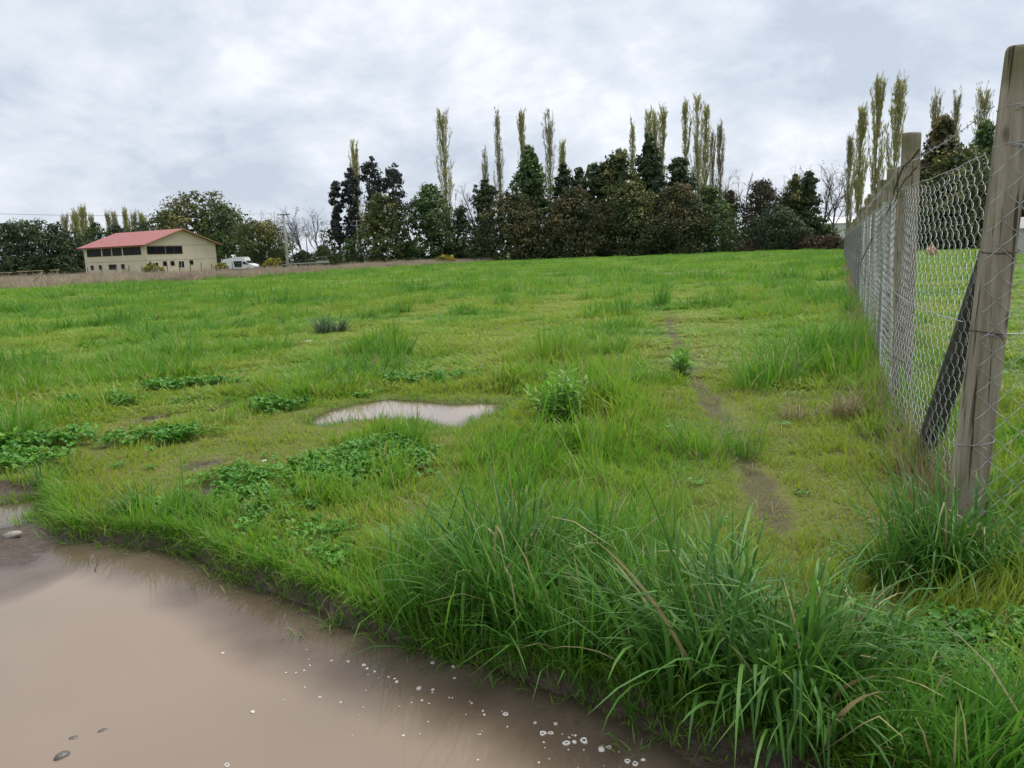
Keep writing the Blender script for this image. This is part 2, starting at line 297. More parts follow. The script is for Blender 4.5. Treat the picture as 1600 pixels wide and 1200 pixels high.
P1 = np.array([2.2, 3.62]); P2 = np.array([3.15, 6.12]); FDIR = np.array([0.392, 0.92]); FDIR = FDIR / np.linalg.norm(FDIR); SPACING = 2.6
FENCE_LINE = np.vstack([P1, P2, P2 + FDIR * 90]); FENCE_R = np.vstack([P1, P1 + np.array([9.0, -1.2])])

def field_z(x, y):
    r = np.hypot(x, y)
    return (fbm(x, y, 1.3, 3, 2) - 0.5) * 0.07 + (fbm(x, y, 7.0, 5, 2) - 0.5) * 0.10 * np.minimum(1, r / 10)
def masks(x, y):
    near = np.hypot(x, y) < 34
    d = {}
    def big(v, f):
        out = np.full(np.shape(x), v, float); out[near] = f(x[near], y[near]); return out
    d['road'] = sdf(x, y, ROAD); d['water'] = big(-9, lambda a, b: sdf(a, b, WATER)); d['left'] = big(-9, lambda a, b: sdf(a, b, LEFTP)); d['mid'] = big(-9, lambda a, b: sdf(a, b, MIDP))
    d['streak'] = big(-9, lambda a, b: np.max([sdf(a, b, s) for s in STREAKS], axis=0))
    d['track'] = big(0, lambda a, b: np.max([1 - sstep(w * 0.55, w * 1.25, seg_dist(a, b, p, False)) for p, w in TRACKS], axis=0))
    d['path'] = big(9, lambda a, b: seg_dist(a, b, PATH, False))
    return d
def height(x, y, m=None):
    x = np.asarray(x, float); y = np.asarray(y, float); m = m or masks(x, y)
    z = field_z(x, y)
    # small field puddles and wheel ruts
    for k, rim in (('mid', 0.35), ('streak', 0.18)):
        s = m[k]; tgt = MID_Z + np.clip(-s * 0.3, -0.07, 0.03) + (fbm(x, y, 0.12, 11, 2) - 0.5) * 0.012
        z = np.where(s > -rim, tgt + (z - tgt) * sstep(0.0, rim, -s), z)
    z = z - 0.012 * (1 - sstep(0.02, 0.12, m['path']))
    # muddy road
    wd = np.maximum(m['water'], m['left']); lk = sstep(-2.35, -2.15, x) * sstep(0.15, -0.45, x); wd = np.maximum(wd, np.where(lk > 0, (m['road'] - 0.035) * lk - 0.3 * (1 - lk), -9))
    wob = (fbm(x, y, 0.22, 21, 3) - 0.5)
    bed = np.where(wd > 0, WATER_Z - 0.022 * sstep(-0.03, 0.08, wd) - 0.12 * sstep(0.22, 0.95, wd), WATER_Z + 0.045 * sstep(0.0, 0.35, -wd)) + wob * 0.026
    rs = m['road'] + (fbm(x, y, 0.16, 31, 2) - 0.5) * 0.07
    return z + (bed - z) * sstep(0.0, 0.07, rs)
def grass_height(x, y, m):      # target sward height in metres, 0 = bare
    n1 = fbm(x, y, 1.1, 41, 3); n2 = fbm(x, y, 5.0, 47, 2); n3 = fbm(x, y, 0.35, 53, 2)
    px, py, w = project(x, y, np.zeros_like(x))
    h = 0.062 + 0.13 * sstep(0.38, 0.8, n1) + 0.06 * sstep(0.3, 0.7, n2)
    bank = sstep(0.55, 0.0, np.abs(-m['road'] - 0.25)) * sstep(560, 760, px)          # lush bank along the road, right half
    lush = sstep(680, 860, px) * sstep(1290, 1180, px) * sstep(630, 720, py)          # tall sward in the middle foreground
    h = h + 0.05 * bank + 0.025 * lush; h = h * (1 - 0.72 * sstep(9, 3, seg_dist(x, y, PATH, False) * 10) * (np.hypot(x, y) < 30))
    fd = np.minimum(seg_dist(x, y, FENCE_LINE, False), seg_dist(x, y, FENCE_R, False))
    h = h + 0.05 * sstep(0.45, 0.1, fd)
    right = sstep(0, 1.2, (x - P1[0]) * FDIR[1] - (y - P1[1]) * FDIR[0])              # mown side beyond the fence
    h = h * (1 - 0.55 * right)
    wd_ = gnd(872, 668)[:2]; h = h * (1 - .6 * sstep(.75, .3, np.hypot(x - wd_[0], y - wd_[1])))
    tr = m['track']; h = h * (1 - tr * 0.72) + 0.018 * tr
    h = h * sstep(-0.05, 0.6, np.minimum(0.7, -m['mid'])) * sstep(-0.05, 0.5, np.minimum(0.6, -m['streak'])) + 0.02
    h = h * (1 - 0.3 * sstep(620, 540, px) * sstep(600, 660, py))
    n4 = fbm(x, y, 0.16, 59, 2); h = h * (0.4 + 0.4 * n3 + 0.9 * sstep(.4, .8, n4))
    return h

# ------------------------------------------------------------------ ground
def build_ground():
    ang = np.concatenate([np.linspace(-math.pi, -0.95, 26, endpoint=False), np.linspace(-0.95, 0.95, 430, endpoint=False), np.linspace(0.95, math.pi, 26, endpoint=False)])
    rad = np.concatenate([[0.15, 0.5], np.geomspace(0.9, 12, 250), np.geomspace(12, 2600, 110)[1:]])
    A, Rr = np.meshgrid(ang, rad, indexing='ij'); x = (np.sin(A) * Rr).ravel(); y = (np.cos(A) * Rr).ravel()
    m = masks(x, y); z = height(x, y, m); na, nr = len(ang), len(rad)
    i = np.arange(na)[:, None] * nr; j = np.arange(nr - 1)[None]; k = ((np.arange(na) + 1) % na)[:, None] * nr
    Q = np.stack([i + j, k + j, k + j + 1, i + j + 1], -1).reshape(-1, 4)
    V = np.stack([x, y, z], -1)
    V = np.vstack([V, [0, 0, float(height(np.array([0.0]), np.array([0.0]))[0])]]); c = len(V) - 1
    T = np.stack([np.full(na, c), ((np.arange(na) + 1) % na) * nr, np.arange(na) * nr], -1)
    mud = np.maximum.reduce([sstep(-0.02, 0.05, m['road']), sstep(-0.03, 0.05, m['mid']), sstep(-0.08, 0.02, m['streak']), (1 - sstep(0.03, 0.14, m['path'] + (vnoise(x, y, .2, 66) - .5) * .10)) * 0.58])
    dry = (m['path'] > .4) * (1 - sstep(0.0, 0.06, z - np.where(m['mid'] > -1.5, MID_Z, WATER_Z))); short = m['track']
    ap = lambda v, e: np.append(v, e)
    return mesh_np('ground', V, Q, T, dict(mud=ap(mud, 1), wet=ap(dry, 1), short=ap(short, 0)))
def ground_mat():
    m, t, b, out = new_mat('field_soil'); L = t.links.new
    geo = N(t, 'ShaderNodeNewGeometry'); am = N(t, 'ShaderNodeAttribute', attribute_name='mud'); aw = N(t, 'ShaderNodeAttribute', attribute_name='wet'); ash = N(t, 'ShaderNodeAttribute', attribute_name='short')
    n1 = N(t, 'ShaderNodeTexNoise'); n1.inputs['Scale'].default_value = 28; n1.inputs['Detail'].default_value = 8; n1.inputs['Roughness'].default_value = 0.65; L(geo.outputs['Position'], n1.inputs['Vector'])
    n2 = N(t, 'ShaderNodeTexNoise'); n2.inputs['Scale'].default_value = 1.6; n2.inputs['Detail'].default_value = 6; L(geo.outputs['Position'], n2.inputs['Vector'])
    n3 = N(t, 'ShaderNodeTexNoise'); n3.inputs['Scale'].default_value = 160; n3.inputs['Detail'].default_value = 4; L(geo.outputs['Position'], n3.inputs['Vector'])
    # turf
    r1 = N(t, 'ShaderNodeValToRGB'); L(n1.outputs['Fac'], r1.inputs[0]); e = r1.color_ramp.elements
    e[0].position = 0.3; e[0].color = (0.055, 0.05, 0.02, 1); e[1].position = 0.62; e[1].color = (0.13, 0.18, 0.03, 1)
    r2 = N(t, 'ShaderNodeValToRGB'); L(n2.outputs['Fac'], r2.inputs[0]); e = r2.color_ramp.elements
    e[0].position = 0.35; e[0].color = (0.08, 0.16, 0.02, 1); e[1].position = 0.7; e[1].color = (0.17, 0.19, 0.04, 1)
    mx = N(t, 'ShaderNodeMix', data_type='RGBA'); mx.inputs[0].default_value = 0.5; L(r1.outputs[0], mx.inputs[6]); L(r2.outputs[0], mx.inputs[7])
    ms = N(t, 'ShaderNodeMix', data_type='RGBA'); sf = N(t, 'ShaderNodeMath', operation='MULTIPLY'); L(ash.outputs['Fac'], sf.inputs[0]); L(n2.outputs['Fac'], sf.inputs[1])
    L(sf.outputs[0], ms.inputs[0]); L(mx.outputs[2], ms.inputs[6]); ms.inputs[7].default_value = (0.20, 0.18, 0.05, 1)
    # mud
    rm = N(t, 'ShaderNodeValToRGB'); L(n1.outputs['Fac'], rm.inputs[0]); e = rm.color_ramp.elements
    e[0].position = 0.3; e[0].color = (0.05, 0.033, 0.022, 1); e[1].position = 0.72; e[1].color = (0.145, 0.105, 0.075, 1)
    mm = N(t, 'ShaderNodeMath', operation='MULTIPLY_ADD', use_clamp=True); L(n1.outputs['Fac'], mm.inputs[0]); mm.inputs[1].default_value = 0.8; 
    m3 = N(t, 'ShaderNodeMath', operation='MULTIPLY_ADD'); L(am.outputs['Fac'], m3.inputs[0]); m3.inputs[1].default_value = 1.8; m3.inputs[2].default_value = -0.75; L(m3.outputs[0], mm.inputs[2])
    mg = N(t, 'ShaderNodeMath', operation='MULTIPLY', use_clamp=True); L(mm.outputs[0], mg.inputs[0]); 
    gs = N(t, 'ShaderNodeMath', operation='GREATER_THAN'); L(am.outputs['Fac'], gs.inputs[0]); gs.inputs[1].default_value = 0.02; L(gs.outputs[0], mg.inputs[1])
    m4 = N(t, 'ShaderNodeMix', data_type='RGBA'); L(mg.outputs[0], m4.inputs[0]); L(ms.outputs[2], m4.inputs[6]); L(rm.outputs[0], m4.inputs[7])
    L(m4.outputs[2], b.inputs['Base Color'])
    wr = N(t, 'ShaderNodeMath', operation='MULTIPLY'); L(aw.outputs['Fac'], wr.inputs[0]); L(am.outputs['Fac'], wr.inputs[1])
    rr = N(t, 'ShaderNodeMapRange'); L(wr.outputs[0], rr.inputs[0]); rr.inputs[3].default_value = 0.9; rr.inputs[4].default_value = 0.33; L(rr.outputs[0], b.inputs['Roughness'])
    b.inputs['Specular IOR Level'].default_value = 0.4
    ad = N(t, 'ShaderNodeMath', operation='MULTIPLY_ADD'); L(n3.outputs['Fac'], ad.inputs[0]); ad.inputs[1].default_value = 0.35; L(n1.outputs['Fac'], ad.inputs[2])
    bp = N(t, 'ShaderNodeBump'); bp.inputs['Strength'].default_value = 0.75; bp.inputs['Distance'].default_value = 0.03; L(ad.outputs[0], bp.inputs['Height']); L(bp.outputs[0], b.inputs['Normal'])
    return m
obj('ground', build_ground(), ground_mat(), kind='structure')

# ------------------------------------------------------------------ muddy water
def water_mat():
    m, t, b, out = new_mat('muddy_water'); L = t.links.new
    ad = N(t, 'ShaderNodeAttribute', attribute_name='depth'); geo = N(t, 'ShaderNodeNewGeometry')
    n = N(t, 'ShaderNodeTexNoise'); n.inputs['Scale'].default_value = 0.9; n.inputs['Detail'].default_value = 4; L(geo.outputs['Position'], n.inputs['Vector'])
    r = N(t, 'ShaderNodeValToRGB'); L(n.outputs['Fac'], r.inputs[0]); e = r.color_ramp.elements
    e[0].position = 0.35; e[0].color = (0.255, 0.20, 0.15, 1); e[1].position = 0.7; e[1].color = (0.29, 0.215, 0.155, 1)
    L(r.outputs[0], b.inputs['Base Color']); b.inputs['Roughness'].default_value = 0.03; b.inputs['IOR'].default_value = 1.333; b.inputs['Specular IOR Level'].default_value = 0.5
    # shallow water lets the bed show: the layer of suspended silt thickens with depth
    mr = N(t, 'ShaderNodeMapRange', interpolation_type='SMOOTHSTEP'); L(ad.outputs['Fac'], mr.inputs[0]); mr.inputs[1].default_value = 0.0; mr.inputs[2].default_value = 0.065; mr.inputs[3].default_value = 0.2; mr.inputs[4].default_value = 1.0
    tr = N(t, 'ShaderNodeBsdfTransparent'); tr.inputs[0].default_value = (0.8, 0.68, 0.55, 1)
    gl = N(t, 'ShaderNodeBsdfGlossy'); gl.inputs['Roughness'].default_value = 0.03; fr = N(t, 'ShaderNodeFresnel'); fr.inputs[0].default_value = 1.333
    thin = N(t, 'ShaderNodeMixShader'); L(fr.outputs[0], thin.inputs[0]); L(tr.outputs[0], thin.inputs[1]); L(gl.outputs[0], thin.inputs[2])
    mx = N(t, 'ShaderNodeMixShader'); L(mr.outputs[0], mx.inputs[0]); L(thin.outputs[0], mx.inputs[1]); L(b.outputs[0], mx.inputs[2]); L(mx.outputs[0], out.inputs[0])
    wv = N(t, 'ShaderNodeTexNoise'); wv.inputs['Scale'].default_value = 5; wv.inputs['Detail'].default_value = 2; L(geo.outputs['Position'], wv.inputs['Vector'])
    bp = N(t, 'ShaderNodeBump'); bp.inputs['Strength'].default_value = 0.05; bp.inputs['Distance'].default_value = 0.01; L(wv.outputs['Fac'], bp.inputs['Height'])
    L(bp.outputs[0], b.inputs['Normal']); L(bp.outputs[0], gl.inputs['Normal'])
    return m
M_water = water_mat()
def puddle(name, key, x0, x1, y0, y1, step, lvl, margin):
    xs = np.arange(x0, x1, step); ys = np.arange(y0, y1, step); X, Y = np.meshgrid(xs, ys, indexing='ij'); x = X.ravel(); y = Y.ravel()
    m = masks(x, y); dep = lvl - height(x, y, m); s = m[key]
    keep = (s > -margin) & (dep > -0.02)
    ny = len(ys); i = (np.arange(len(xs) - 1)[:, None] * ny + np.arange(ny - 1)[None]).ravel()
    Q = np.stack([i, i + ny, i + ny + 1, i + 1], -1); Q = Q[keep[Q].any(1)]
    u, inv = np.unique(Q, return_inverse=True); Q = inv.reshape(-1, 4)
    V = np.stack([x[u], y[u], np.full(len(u), lvl)], -1)
    o = obj(name, mesh_np(name, V, Q, None, dict(depth=np.clip(dep[u], 0, 1))), M_water, kind='structure'); return o
puddle('puddle', 'water', -12, 1.4, -1.6, 4.0, 0.05, WATER_Z, 0.25)
puddle('puddle', 'left', -7, -2.6, 3.6, 5.2, 0.05, WATER_Z + 0.001, 0.15)
puddle('puddle', 'mid', -2.5, 0.5, 5.7, 7.9, 0.04, MID_Z, 0.12)
puddle('puddle', 'streak', -5.4, 1.0, 4.0, 8.0, 0.03, MID_Z, 0.06)

# ------------------------------------------------------------------ grass blades
def blades(base, az, L, w, lean, bend, S=3, tint=0.5, rng=None, kink=None, prof=1.0):
    """arching tapered ribbons; base (n,3), az direction, L length, w width, lean/bend angles from vertical"""
    n = len(base); t = np.arange(S + 1) / S
    if kink is None: kk = (t[None] ** 1.25) * np.ones((n, 1))
    else: kk = np.where(kink[:, None] > 0, sstep(0, 1, np.clip((t[None] - kink[:, None]) / 0.22, 0, 1)), t[None] ** 1.25)
    th = np.clip(lean[:, None] + bend[:, None] * kk, 0, 2.75); tm = (th[:, 1:] + th[:, :-1]) / 2; ds = (L / S)[:, None]
    rr = np.concatenate([np.zeros((n, 1)), np.cumsum(np.sin(tm) * ds, 1)], 1); zz = np.concatenate([np.zeros((n, 1)), np.cumsum(np.cos(tm) * ds, 1)], 1)
    ca, sa = np.cos(az)[:, None], np.sin(az)[:, None]
    C = np.stack([base[:, :1] + rr * ca, base[:, 1:2] + rr * sa, base[:, 2:3] + zz], -1)
    tw = rng.uniform(-0.9, 0.9, n)[:, None]; side = np.stack([-np.sin(az + tw[:, 0]), np.cos(az + tw[:, 0]), np.zeros(n)], -1)[:, None]
    wp = (w[:, None] * (0.55 + 0.45 * np.minimum(1, t[None, :S] * 4)) * (1 - t[None, :S] ** 2.2 * 0.8) * prof)[..., None] * 0.5
    Lf = C[:, :S] - side * wp; Rg = C[:, :S] + side * wp
    V = np.concatenate([np.stack([Lf, Rg], 2).reshape(n, 2 * S, 3), C[:, S:]], 1)
    nv = 2 * S + 1; b0 = np.arange(n)[:, None] * nv
    q = np.array([[2 * k, 2 * k + 1, 2 * k + 3, 2 * k + 2] for k in range(S - 1)]).reshape(-1, 4)
    Q = (b0[:, :, None] + q[None]).reshape(-1, 4) if S > 1 else np.zeros((0, 4), int)
    T = (b0 + np.array([[2 * S - 2, 2 * S - 1, 2 * S]])).reshape(-1, 3)
    tt = np.append(np.repeat(t[:S], 2), 1.0)
    at = dict(t=np.tile(tt, n), rnd=np.repeat(rng.random(n), nv), tint=np.repeat(np.broadcast_to(tint, (n,)), nv))
    return V.reshape(-1, 3), Q, T, at
def blade_mesh(name, *a, **k):
    V, Q, T, at = blades(*a, **k); return mesh_np(name, V, Q, T, at)

CLOVER = [(G2([(x, y)])[0], rx, ry) for x, y, rx, ry in ((560, 722, .55, .42), (300, 606, .6, .32), (420, 640, .4, .22), (150, 632, .6, .3), (80, 700, .7, .35), (30, 730, .4, .25), (450, 760, .8, .5), (400, 800, .7, .3),
          (330, 800, .7, .35), (430, 840, .5, .25), (500, 870, .45, .22), (620, 700, .3, .3), (660, 596, .6, .25), (230, 690, .6, .3), (1500, 1080, .42, .3), (1560, 1140, .35, .25), (1420, 1160, .3, .2), (1560, 1010, .45, .3), (1640, 1120, .5, .4), (1460, 1010, .3, .2), (1380, 1110, .3, .2))]
def clover_mask(x, y):
    v = np.zeros(np.shape(x))
    for c, rx, ry in CLOVER: v = np.maximum(v, 1 - sstep(0.4, 1.0, np.hypot((x - c[0]) / rx, (y - c[1]) / ry) + (fbm(x, y, 0.4, 77, 2) - 0.5) * 1.3))
    return v

def near_grass():
    rng = np.random.default_rng(5); n = 190000
    u = rng.random(n); r0, r1, p = 1.5, 9.0, 1.2                  # density thins with distance as r^(p-2)
    r = (r0 ** p + u * (r1 ** p - r0 ** p)) ** (1 / p); a = rng.uniform(-0.78, 0.82, n); x = np.sin(a) * r; y = np.cos(a) * r
    m = masks(x, y)
    hgt = grass_height(x, y, m); cl = clover_mask(x, y)
    wet = np.maximum.reduce([m['road'] + (vnoise(x, y, 0.15, 61) - 0.5) * 0.14, m['mid'] + 0.03 + (vnoise(x, y, .1, 62) - .5) * .12, m['streak'] + 0.09 + (vnoise(x, y, .1, 63) - .5) * .1])
    keep = (wet < 0.035) & (rng.random(n) < 0.15 + 0.85 * sstep(0.06, 0.15, m['path'] + (vnoise(x, y, .2, 66) - .5) * .08)) & (rng.random(n) > 0.25 * cl)
    bare = sstep(0.66, 0.8, fbm(x, y, 0.5, 71, 3)) * (m['track'] > 0.3)
    keep &= rng.random(n) > 0.75 * bare
    x, y, hgt, r, cl = x[keep], y[keep], hgt[keep], r[keep], cl[keep]; mk = {k: v[keep] for k, v in m.items()}; n = len(x)
    z = height(x, y, mk) - 0.006
    # blades grow in little tufts: pull to cell centres and share a leaning direction
    L = hgt * rng.uniform(0.55, 1.5, n) * (1 + 0.8 * (rng.random(n) < 0.06)); L = np.maximum(L, 0.025)
    az = rng.uniform(0, 2 * math.pi, n) * 0.65 + 2 * math.pi * vnoise(x, y, 0.5, 81)
    w = np.clip(0.0034 + 0.014 * hgt, 0.0036, 0.0070) * rng.uniform(0.7, 1.5, n) * np.maximum(1, r / 3) ** 0.8 * 1.1
    lean = np.abs(rng.normal(0.12, 0.34, n)) + 0.25 * sstep(.12, .04, hgt) * rng.random(n); bend = np.abs(rng.normal(0.7, 0.55, n)) * (0.7 + hgt)
    tint = np.clip(0.12 + 1.5 * hgt + (fbm(x, y, 1.6, 91, 2) - 0.5) * 0.7 - 0.2 * mk['track'] + 0.4 * sstep(3.4, 2.2, r) + 0.25 * sstep(.5, 0, -mk['road']), 0, 1.0)
    # ragged fringe hanging over the road edge
    for poly, q, kn, hs, spread, stray in [(ROAD, ROAD[4:25], 10000, 1.0, 1.0, .06), (MIDP, np.vstack([MIDP, MIDP[:1]]), 2600, .7, 1.3, .16), (LEFTP, LEFTP[1:6], 900, .7, 1.4, .2)] + [(p_, np.vstack([p_, p_[:1]]), 90, .4, 1.0, .05) for p_ in STREAKS]:
        k = kn; sg = np.linalg.norm(np.diff(q, axis=0), axis=1); cum = np.r_[0, np.cumsum(sg)]; u = rng.random(k) * cum[-1]; i = np.clip(np.searchsorted(cum, u) - 1, 0, len(sg) - 1); d = (q[i + 1] - q[i]) / sg[i][:, None]
        pt = q[i] + d * (u - cum[i])[:, None]; nrm_ = np.stack([d[:, 1], -d[:, 0]], -1); sgn = np.sign(sdf(pt[:, 0] + nrm_[:, 0] * .05, pt[:, 1] + nrm_[:, 1] * .05, poly)); nrm_ *= sgn[:, None]
        out_ = np.where(rng.random(k) < stray, rng.uniform(.05, .16, k), rng.normal(0.0, .045, k) * spread); clump = vnoise(u, 0 * u, .12, 5); e = pt + nrm_ * (out_ + .05 * (vnoise(u, 0 * u, .3, 9) - .5))[:, None]; ek = rng.random(k) < .25 + .9 * clump; e = e[ek]; nn = nrm_[ek]; oo = out_[ek]; k = len(e)
        x = np.r_[x, e[:, 0]]; y = np.r_[y, e[:, 1]]; z = np.r_[z, np.maximum(height(e[:, 0], e[:, 1]), -.2) - .004]; eh = hs * rng.uniform(.05, .17, k) * np.where(oo > .05, .6, 1); L = np.r_[L, eh]; az = np.r_[az, np.arctan2(nn[:, 1], nn[:, 0]) + rng.normal(0, .9, k)]
        w = np.r_[w, rng.uniform(.0035, .007, k)]; lean = np.r_[lean, np.abs(rng.normal(.35, .3, k))]; bend = np.r_[bend, np.abs(rng.normal(1.0, .5, k))]; tint = np.r_[tint, rng.uniform(.3, .9, k)]
    obj('field_grass', blade_mesh('field_grass', np.stack([x, y, z], -1), az, L, w, lean, bend, S=3, tint=tint, rng=rng), M_blade, kind='stuff',
        label='fresh green grass covering the near part of the field', cat='grass')
near_grass()

def proto_collection(name, makers, mat):
    c = bpy.data.collections.new(name)
    for i, me in enumerate(makers):
        me.materials.append(mat); o = bpy.data.objects.new(f'{name}_piece_{i:02d}', me); c.objects.link(o)
    return c
def scatter(name, x, y, z, scl, rot, tint, kind, coll, label, cat, zscl=None):
    me = bpy.data.meshes.new(name); n = len(x); me.vertices.add(n); me.vertices.foreach_set('co', np.stack([x, y, z], -1).astype(np.float32).ravel())
    zscl = scl if zscl is None else zscl
    for k, v in (('scl', scl), ('zscl', zscl), ('rotz', rot), ('tint', tint)):
        a = me.attributes.new(k, 'FLOAT', 'POINT'); a.data.foreach_set('value', np.asarray(v, np.float32))
    a = me.attributes.new('pick', 'INT', 'POINT'); a.data.foreach_set('value', np.asarray(kind, np.int32)); me.update()
    o = obj(name, me, None, None, label, cat, kind='stuff')
    g = bpy.data.node_groups.new(name, 'GeometryNodeTree'); g.interface.new_socket('Geometry', in_out='INPUT', socket_type='NodeSocketGeometry'); g.interface.new_socket('Geometry', in_out='OUTPUT', socket_type='NodeSocketGeometry')
    L = g.links.new; gi = g.nodes.new('NodeGroupInput'); go = g.nodes.new('NodeGroupOutput')
    ip = g.nodes.new('GeometryNodeInstanceOnPoints'); ci = g.nodes.new('GeometryNodeCollectionInfo'); ci.inputs['Collection'].default_value = coll; ci.inputs['Separate Children'].default_value = True; ci.inputs['Reset Children'].default_value = True
    def na(nm, typ):
        q = g.nodes.new('GeometryNodeInputNamedAttribute'); q.data_type = typ; q.inputs['Name'].default_value = nm; return q.outputs['Attribute']
    cr = g.nodes.new('ShaderNodeCombineXYZ'); L(na('rotz', 'FLOAT'), cr.inputs[2]); cs = g.nodes.new('ShaderNodeCombineXYZ')
    s = na('scl', 'FLOAT'); L(s, cs.inputs[0]); L(s, cs.inputs[1]); L(na('zscl', 'FLOAT'), cs.inputs[2])
    L(gi.outputs[0], ip.inputs['Points']); L(ci.outputs[0], ip.inputs['Instance']); ip.inputs['Pick Instance'].default_value = True; L(na('pick', 'INT'), ip.inputs['Instance Index'])
    L(cr.outputs[0], ip.inputs['Rotation']); L(cs.outputs[0], ip.inputs['Scale']); L(ip.outputs[0], go.inputs[0])
    md = o.modifiers.new('scatter', 'NODES'); md.node_group = g
    return o
def clump_mesh(seed, nb, rad, h, w, S=2, lean=0.35, bend=0.8):
    rng = np.random.default_rng(seed); a = rng.uniform(0, 6.283, nb); r = rad * np.sqrt(rng.random(nb))
    base = np.stack([np.cos(a) * r, np.sin(a) * r, np.full(nb, -0.01)], -1)
    az = a + rng.normal(0, 0.9, nb); ln = np.abs(rng.normal(0, lean, nb)) + 0.5 * lean * r / rad
    return blade_mesh(f'clump{seed}', base, az, h * rng.uniform(0.45, 1.15, nb), w * rng.uniform(0.7, 1.4, nb), ln, np.abs(rng.normal(bend, 0.4, nb)), S=S, rng=rng)
C_mid = proto_collection('grass_clump', [clump_mesh(100 + i, 56, 0.17, 0.2, 0.0125) for i in range(8)] + [clump_mesh(120 + i, 56, 0.11, 0.2, 0.015, 2, 0.5, 0.9) for i in range(4)], M_blade_i)
C_far = proto_collection('grass_tuft', [clump_mesh(140 + i, 90, 0.55, 0.28, 0.03, 2, 0.4, 0.7) for i in range(8)], M_blade_i)
C_dry = proto_collection('weed_clump', [clump_mesh(160 + i, 60, 0.6, 1.0, 0.035, 2, 0.25, 0.5) for i in range(6)], M_dry_i)
# boundary between green sward and the dry weeds on the left, on the ground
DRYL = G2([(-250, 466), (0, 453), (150, 447), (300, 440), (400, 433), (520, 424), (640, 416), (770, 408.5)])
def dry_side(x, y):           # >0 = dry weeds (beyond the line)
    yb = np.interp(x, DRYL[:, 0], DRYL[:, 1], left=DRYL[0, 1], right=400.0); yb = np.where(x > DRYL[-1, 0], 1e3, yb); return y - yb
def mid_grass():
    rng = np.random.default_rng(8); n = 22000; r0, r1, p = 8.0, 34.0, 1.25
    r = (r0 ** p + rng.random(n) * (r1 ** p - r0 ** p)) ** (1 / p); a = rng.uniform(-0.8, 0.85, n); x = np.sin(a) * r; y = np.cos(a) * r; m = masks(x, y)
    h = grass_height(x, y, m) * (0.8 + 0.9 * sstep(0.6, 0.85, fbm(x, y, 1.2, 97, 2)))
    keep = (m['road'] < -0.1) & (m['path'] > 0.26); x, y, h, r = x[keep], y[keep], h[keep], r[keep]; mk = {k: v[keep] for k, v in m.items()}; n = len(x)
    tall = rng.random(n) < 0.10 + 0.35 * sstep(0.52, 0.7, fbm(x, y, 0.9, 98, 2)) * (1 - mk['track']); scl = rng.uniform(0.9, 1.5, n) * (r / 9) ** 0.3
    tint = np.clip(0.16 + 1.35 * h + (fbm(x, y, 2.5, 91, 2) - 0.5) * 1.0 - 0.15 * mk['track'] + rng.normal(0, 0.1, n) + 0.5 * tall * rng.random(n), 0, 1.0)
    scatter('field_grass', x, y, height(x, y, mk), scl, rng.uniform(0, 6.283, n), tint, np.where(tall, 8 + rng.integers(0, 4, n), rng.integers(0, 8, n)), C_mid,
            'green grass of the middle field beyond the small puddle', 'grass', zscl=np.clip(h / 0.16, 0.25, 2.4) * np.where(tall, rng.uniform(1.0, 2.3, n), 1.0))
mid_grass()
def withered():
    rng = np.random.default_rng(18); n = 1500; r = 4 + 38 * rng.random(n) ** 1.3; a = rng.uniform(-.75, .75, n); x = np.sin(a) * r; y = np.cos(a) * r; m = masks(x, y)
    keep = (m['road'] < -.5) & (m['mid'] < -.2) & (rng.random(n) < .15 + .85 * sstep(.55, .7, fbm(x, y, 2.2, 111, 2))); x, y = x[keep], y[keep]; mk = {k: v[keep] for k, v in m.items()}; n = len(x)
    scatter('withered_grass', x, y, height(x, y, mk), rng.uniform(.35, 1.0, n), rng.uniform(0, 6.283, n), rng.uniform(.1, .9, n), rng.integers(0, 4, n), C_wither, 'brown withered grass tufts mixed into the green field', 'dry grass', zscl=rng.uniform(.3, .9, n))
C_wither = proto_collection('withered_clump', [clump_mesh(180 + i, 46, 0.14, 0.2, 0.006, 2, 0.6, 0.9) for i in range(4)], grass_mat('withered', lush=(.26, .22, .10), yellow=(.30, .27, .12), dark=(.15, .15, .05), dry=(.34, .28, .15), instanced=True, trans=.3, drymix=.2))
withered()
def far_grass():
    rng = np.random.default_rng(9); n = 34000; r0, r1, p = 29.0, 185.0, 1.2
    r = (r0 ** p + rng.random(n) * (r1 ** p - r0 ** p)) ** (1 / p); a = rng.uniform(-0.82, 0.85, n); x = np.sin(a) * r; y = np.cos(a) * r
    n1 = fbm(x, y, 3.0, 41, 3); keep = (dry_side(x, y) + rng.normal(0, 2.5, n) < 0) & (rng.random(n) < 0.25 + 0.75 * sstep(0.35, 0.55, n1)); x, y, r, n1 = x[keep], y[keep], r[keep], n1[keep]; n = len(x)
    h = 0.35 + 0.9 * sstep(0.35, 0.75, n1) + rng.uniform(0.3, 1.3, n) * (rng.random(n) < 0.10)
    h = h * np.where((x - P1[0]) * FDIR[1] - (y - P1[1]) * FDIR[0] > 0, 0.5, 1)
    tint = np.clip(0.2 + 0.5 * (fbm(x, y, 7, 92, 2) - 0.3) + 0.2 * h + rng.normal(0, 0.1, n), 0, 1.0)
    scatter('field_grass', x, y, field_z(x, y), rng.uniform(0.8, 1.4, n) * (r / 30) ** 0.25, rng.uniform(0, 6.283, n), tint, rng.integers(0, 8, n), C_far, 'distant green grass reaching the foot of the trees', 'grass', zscl=h)
far_grass()
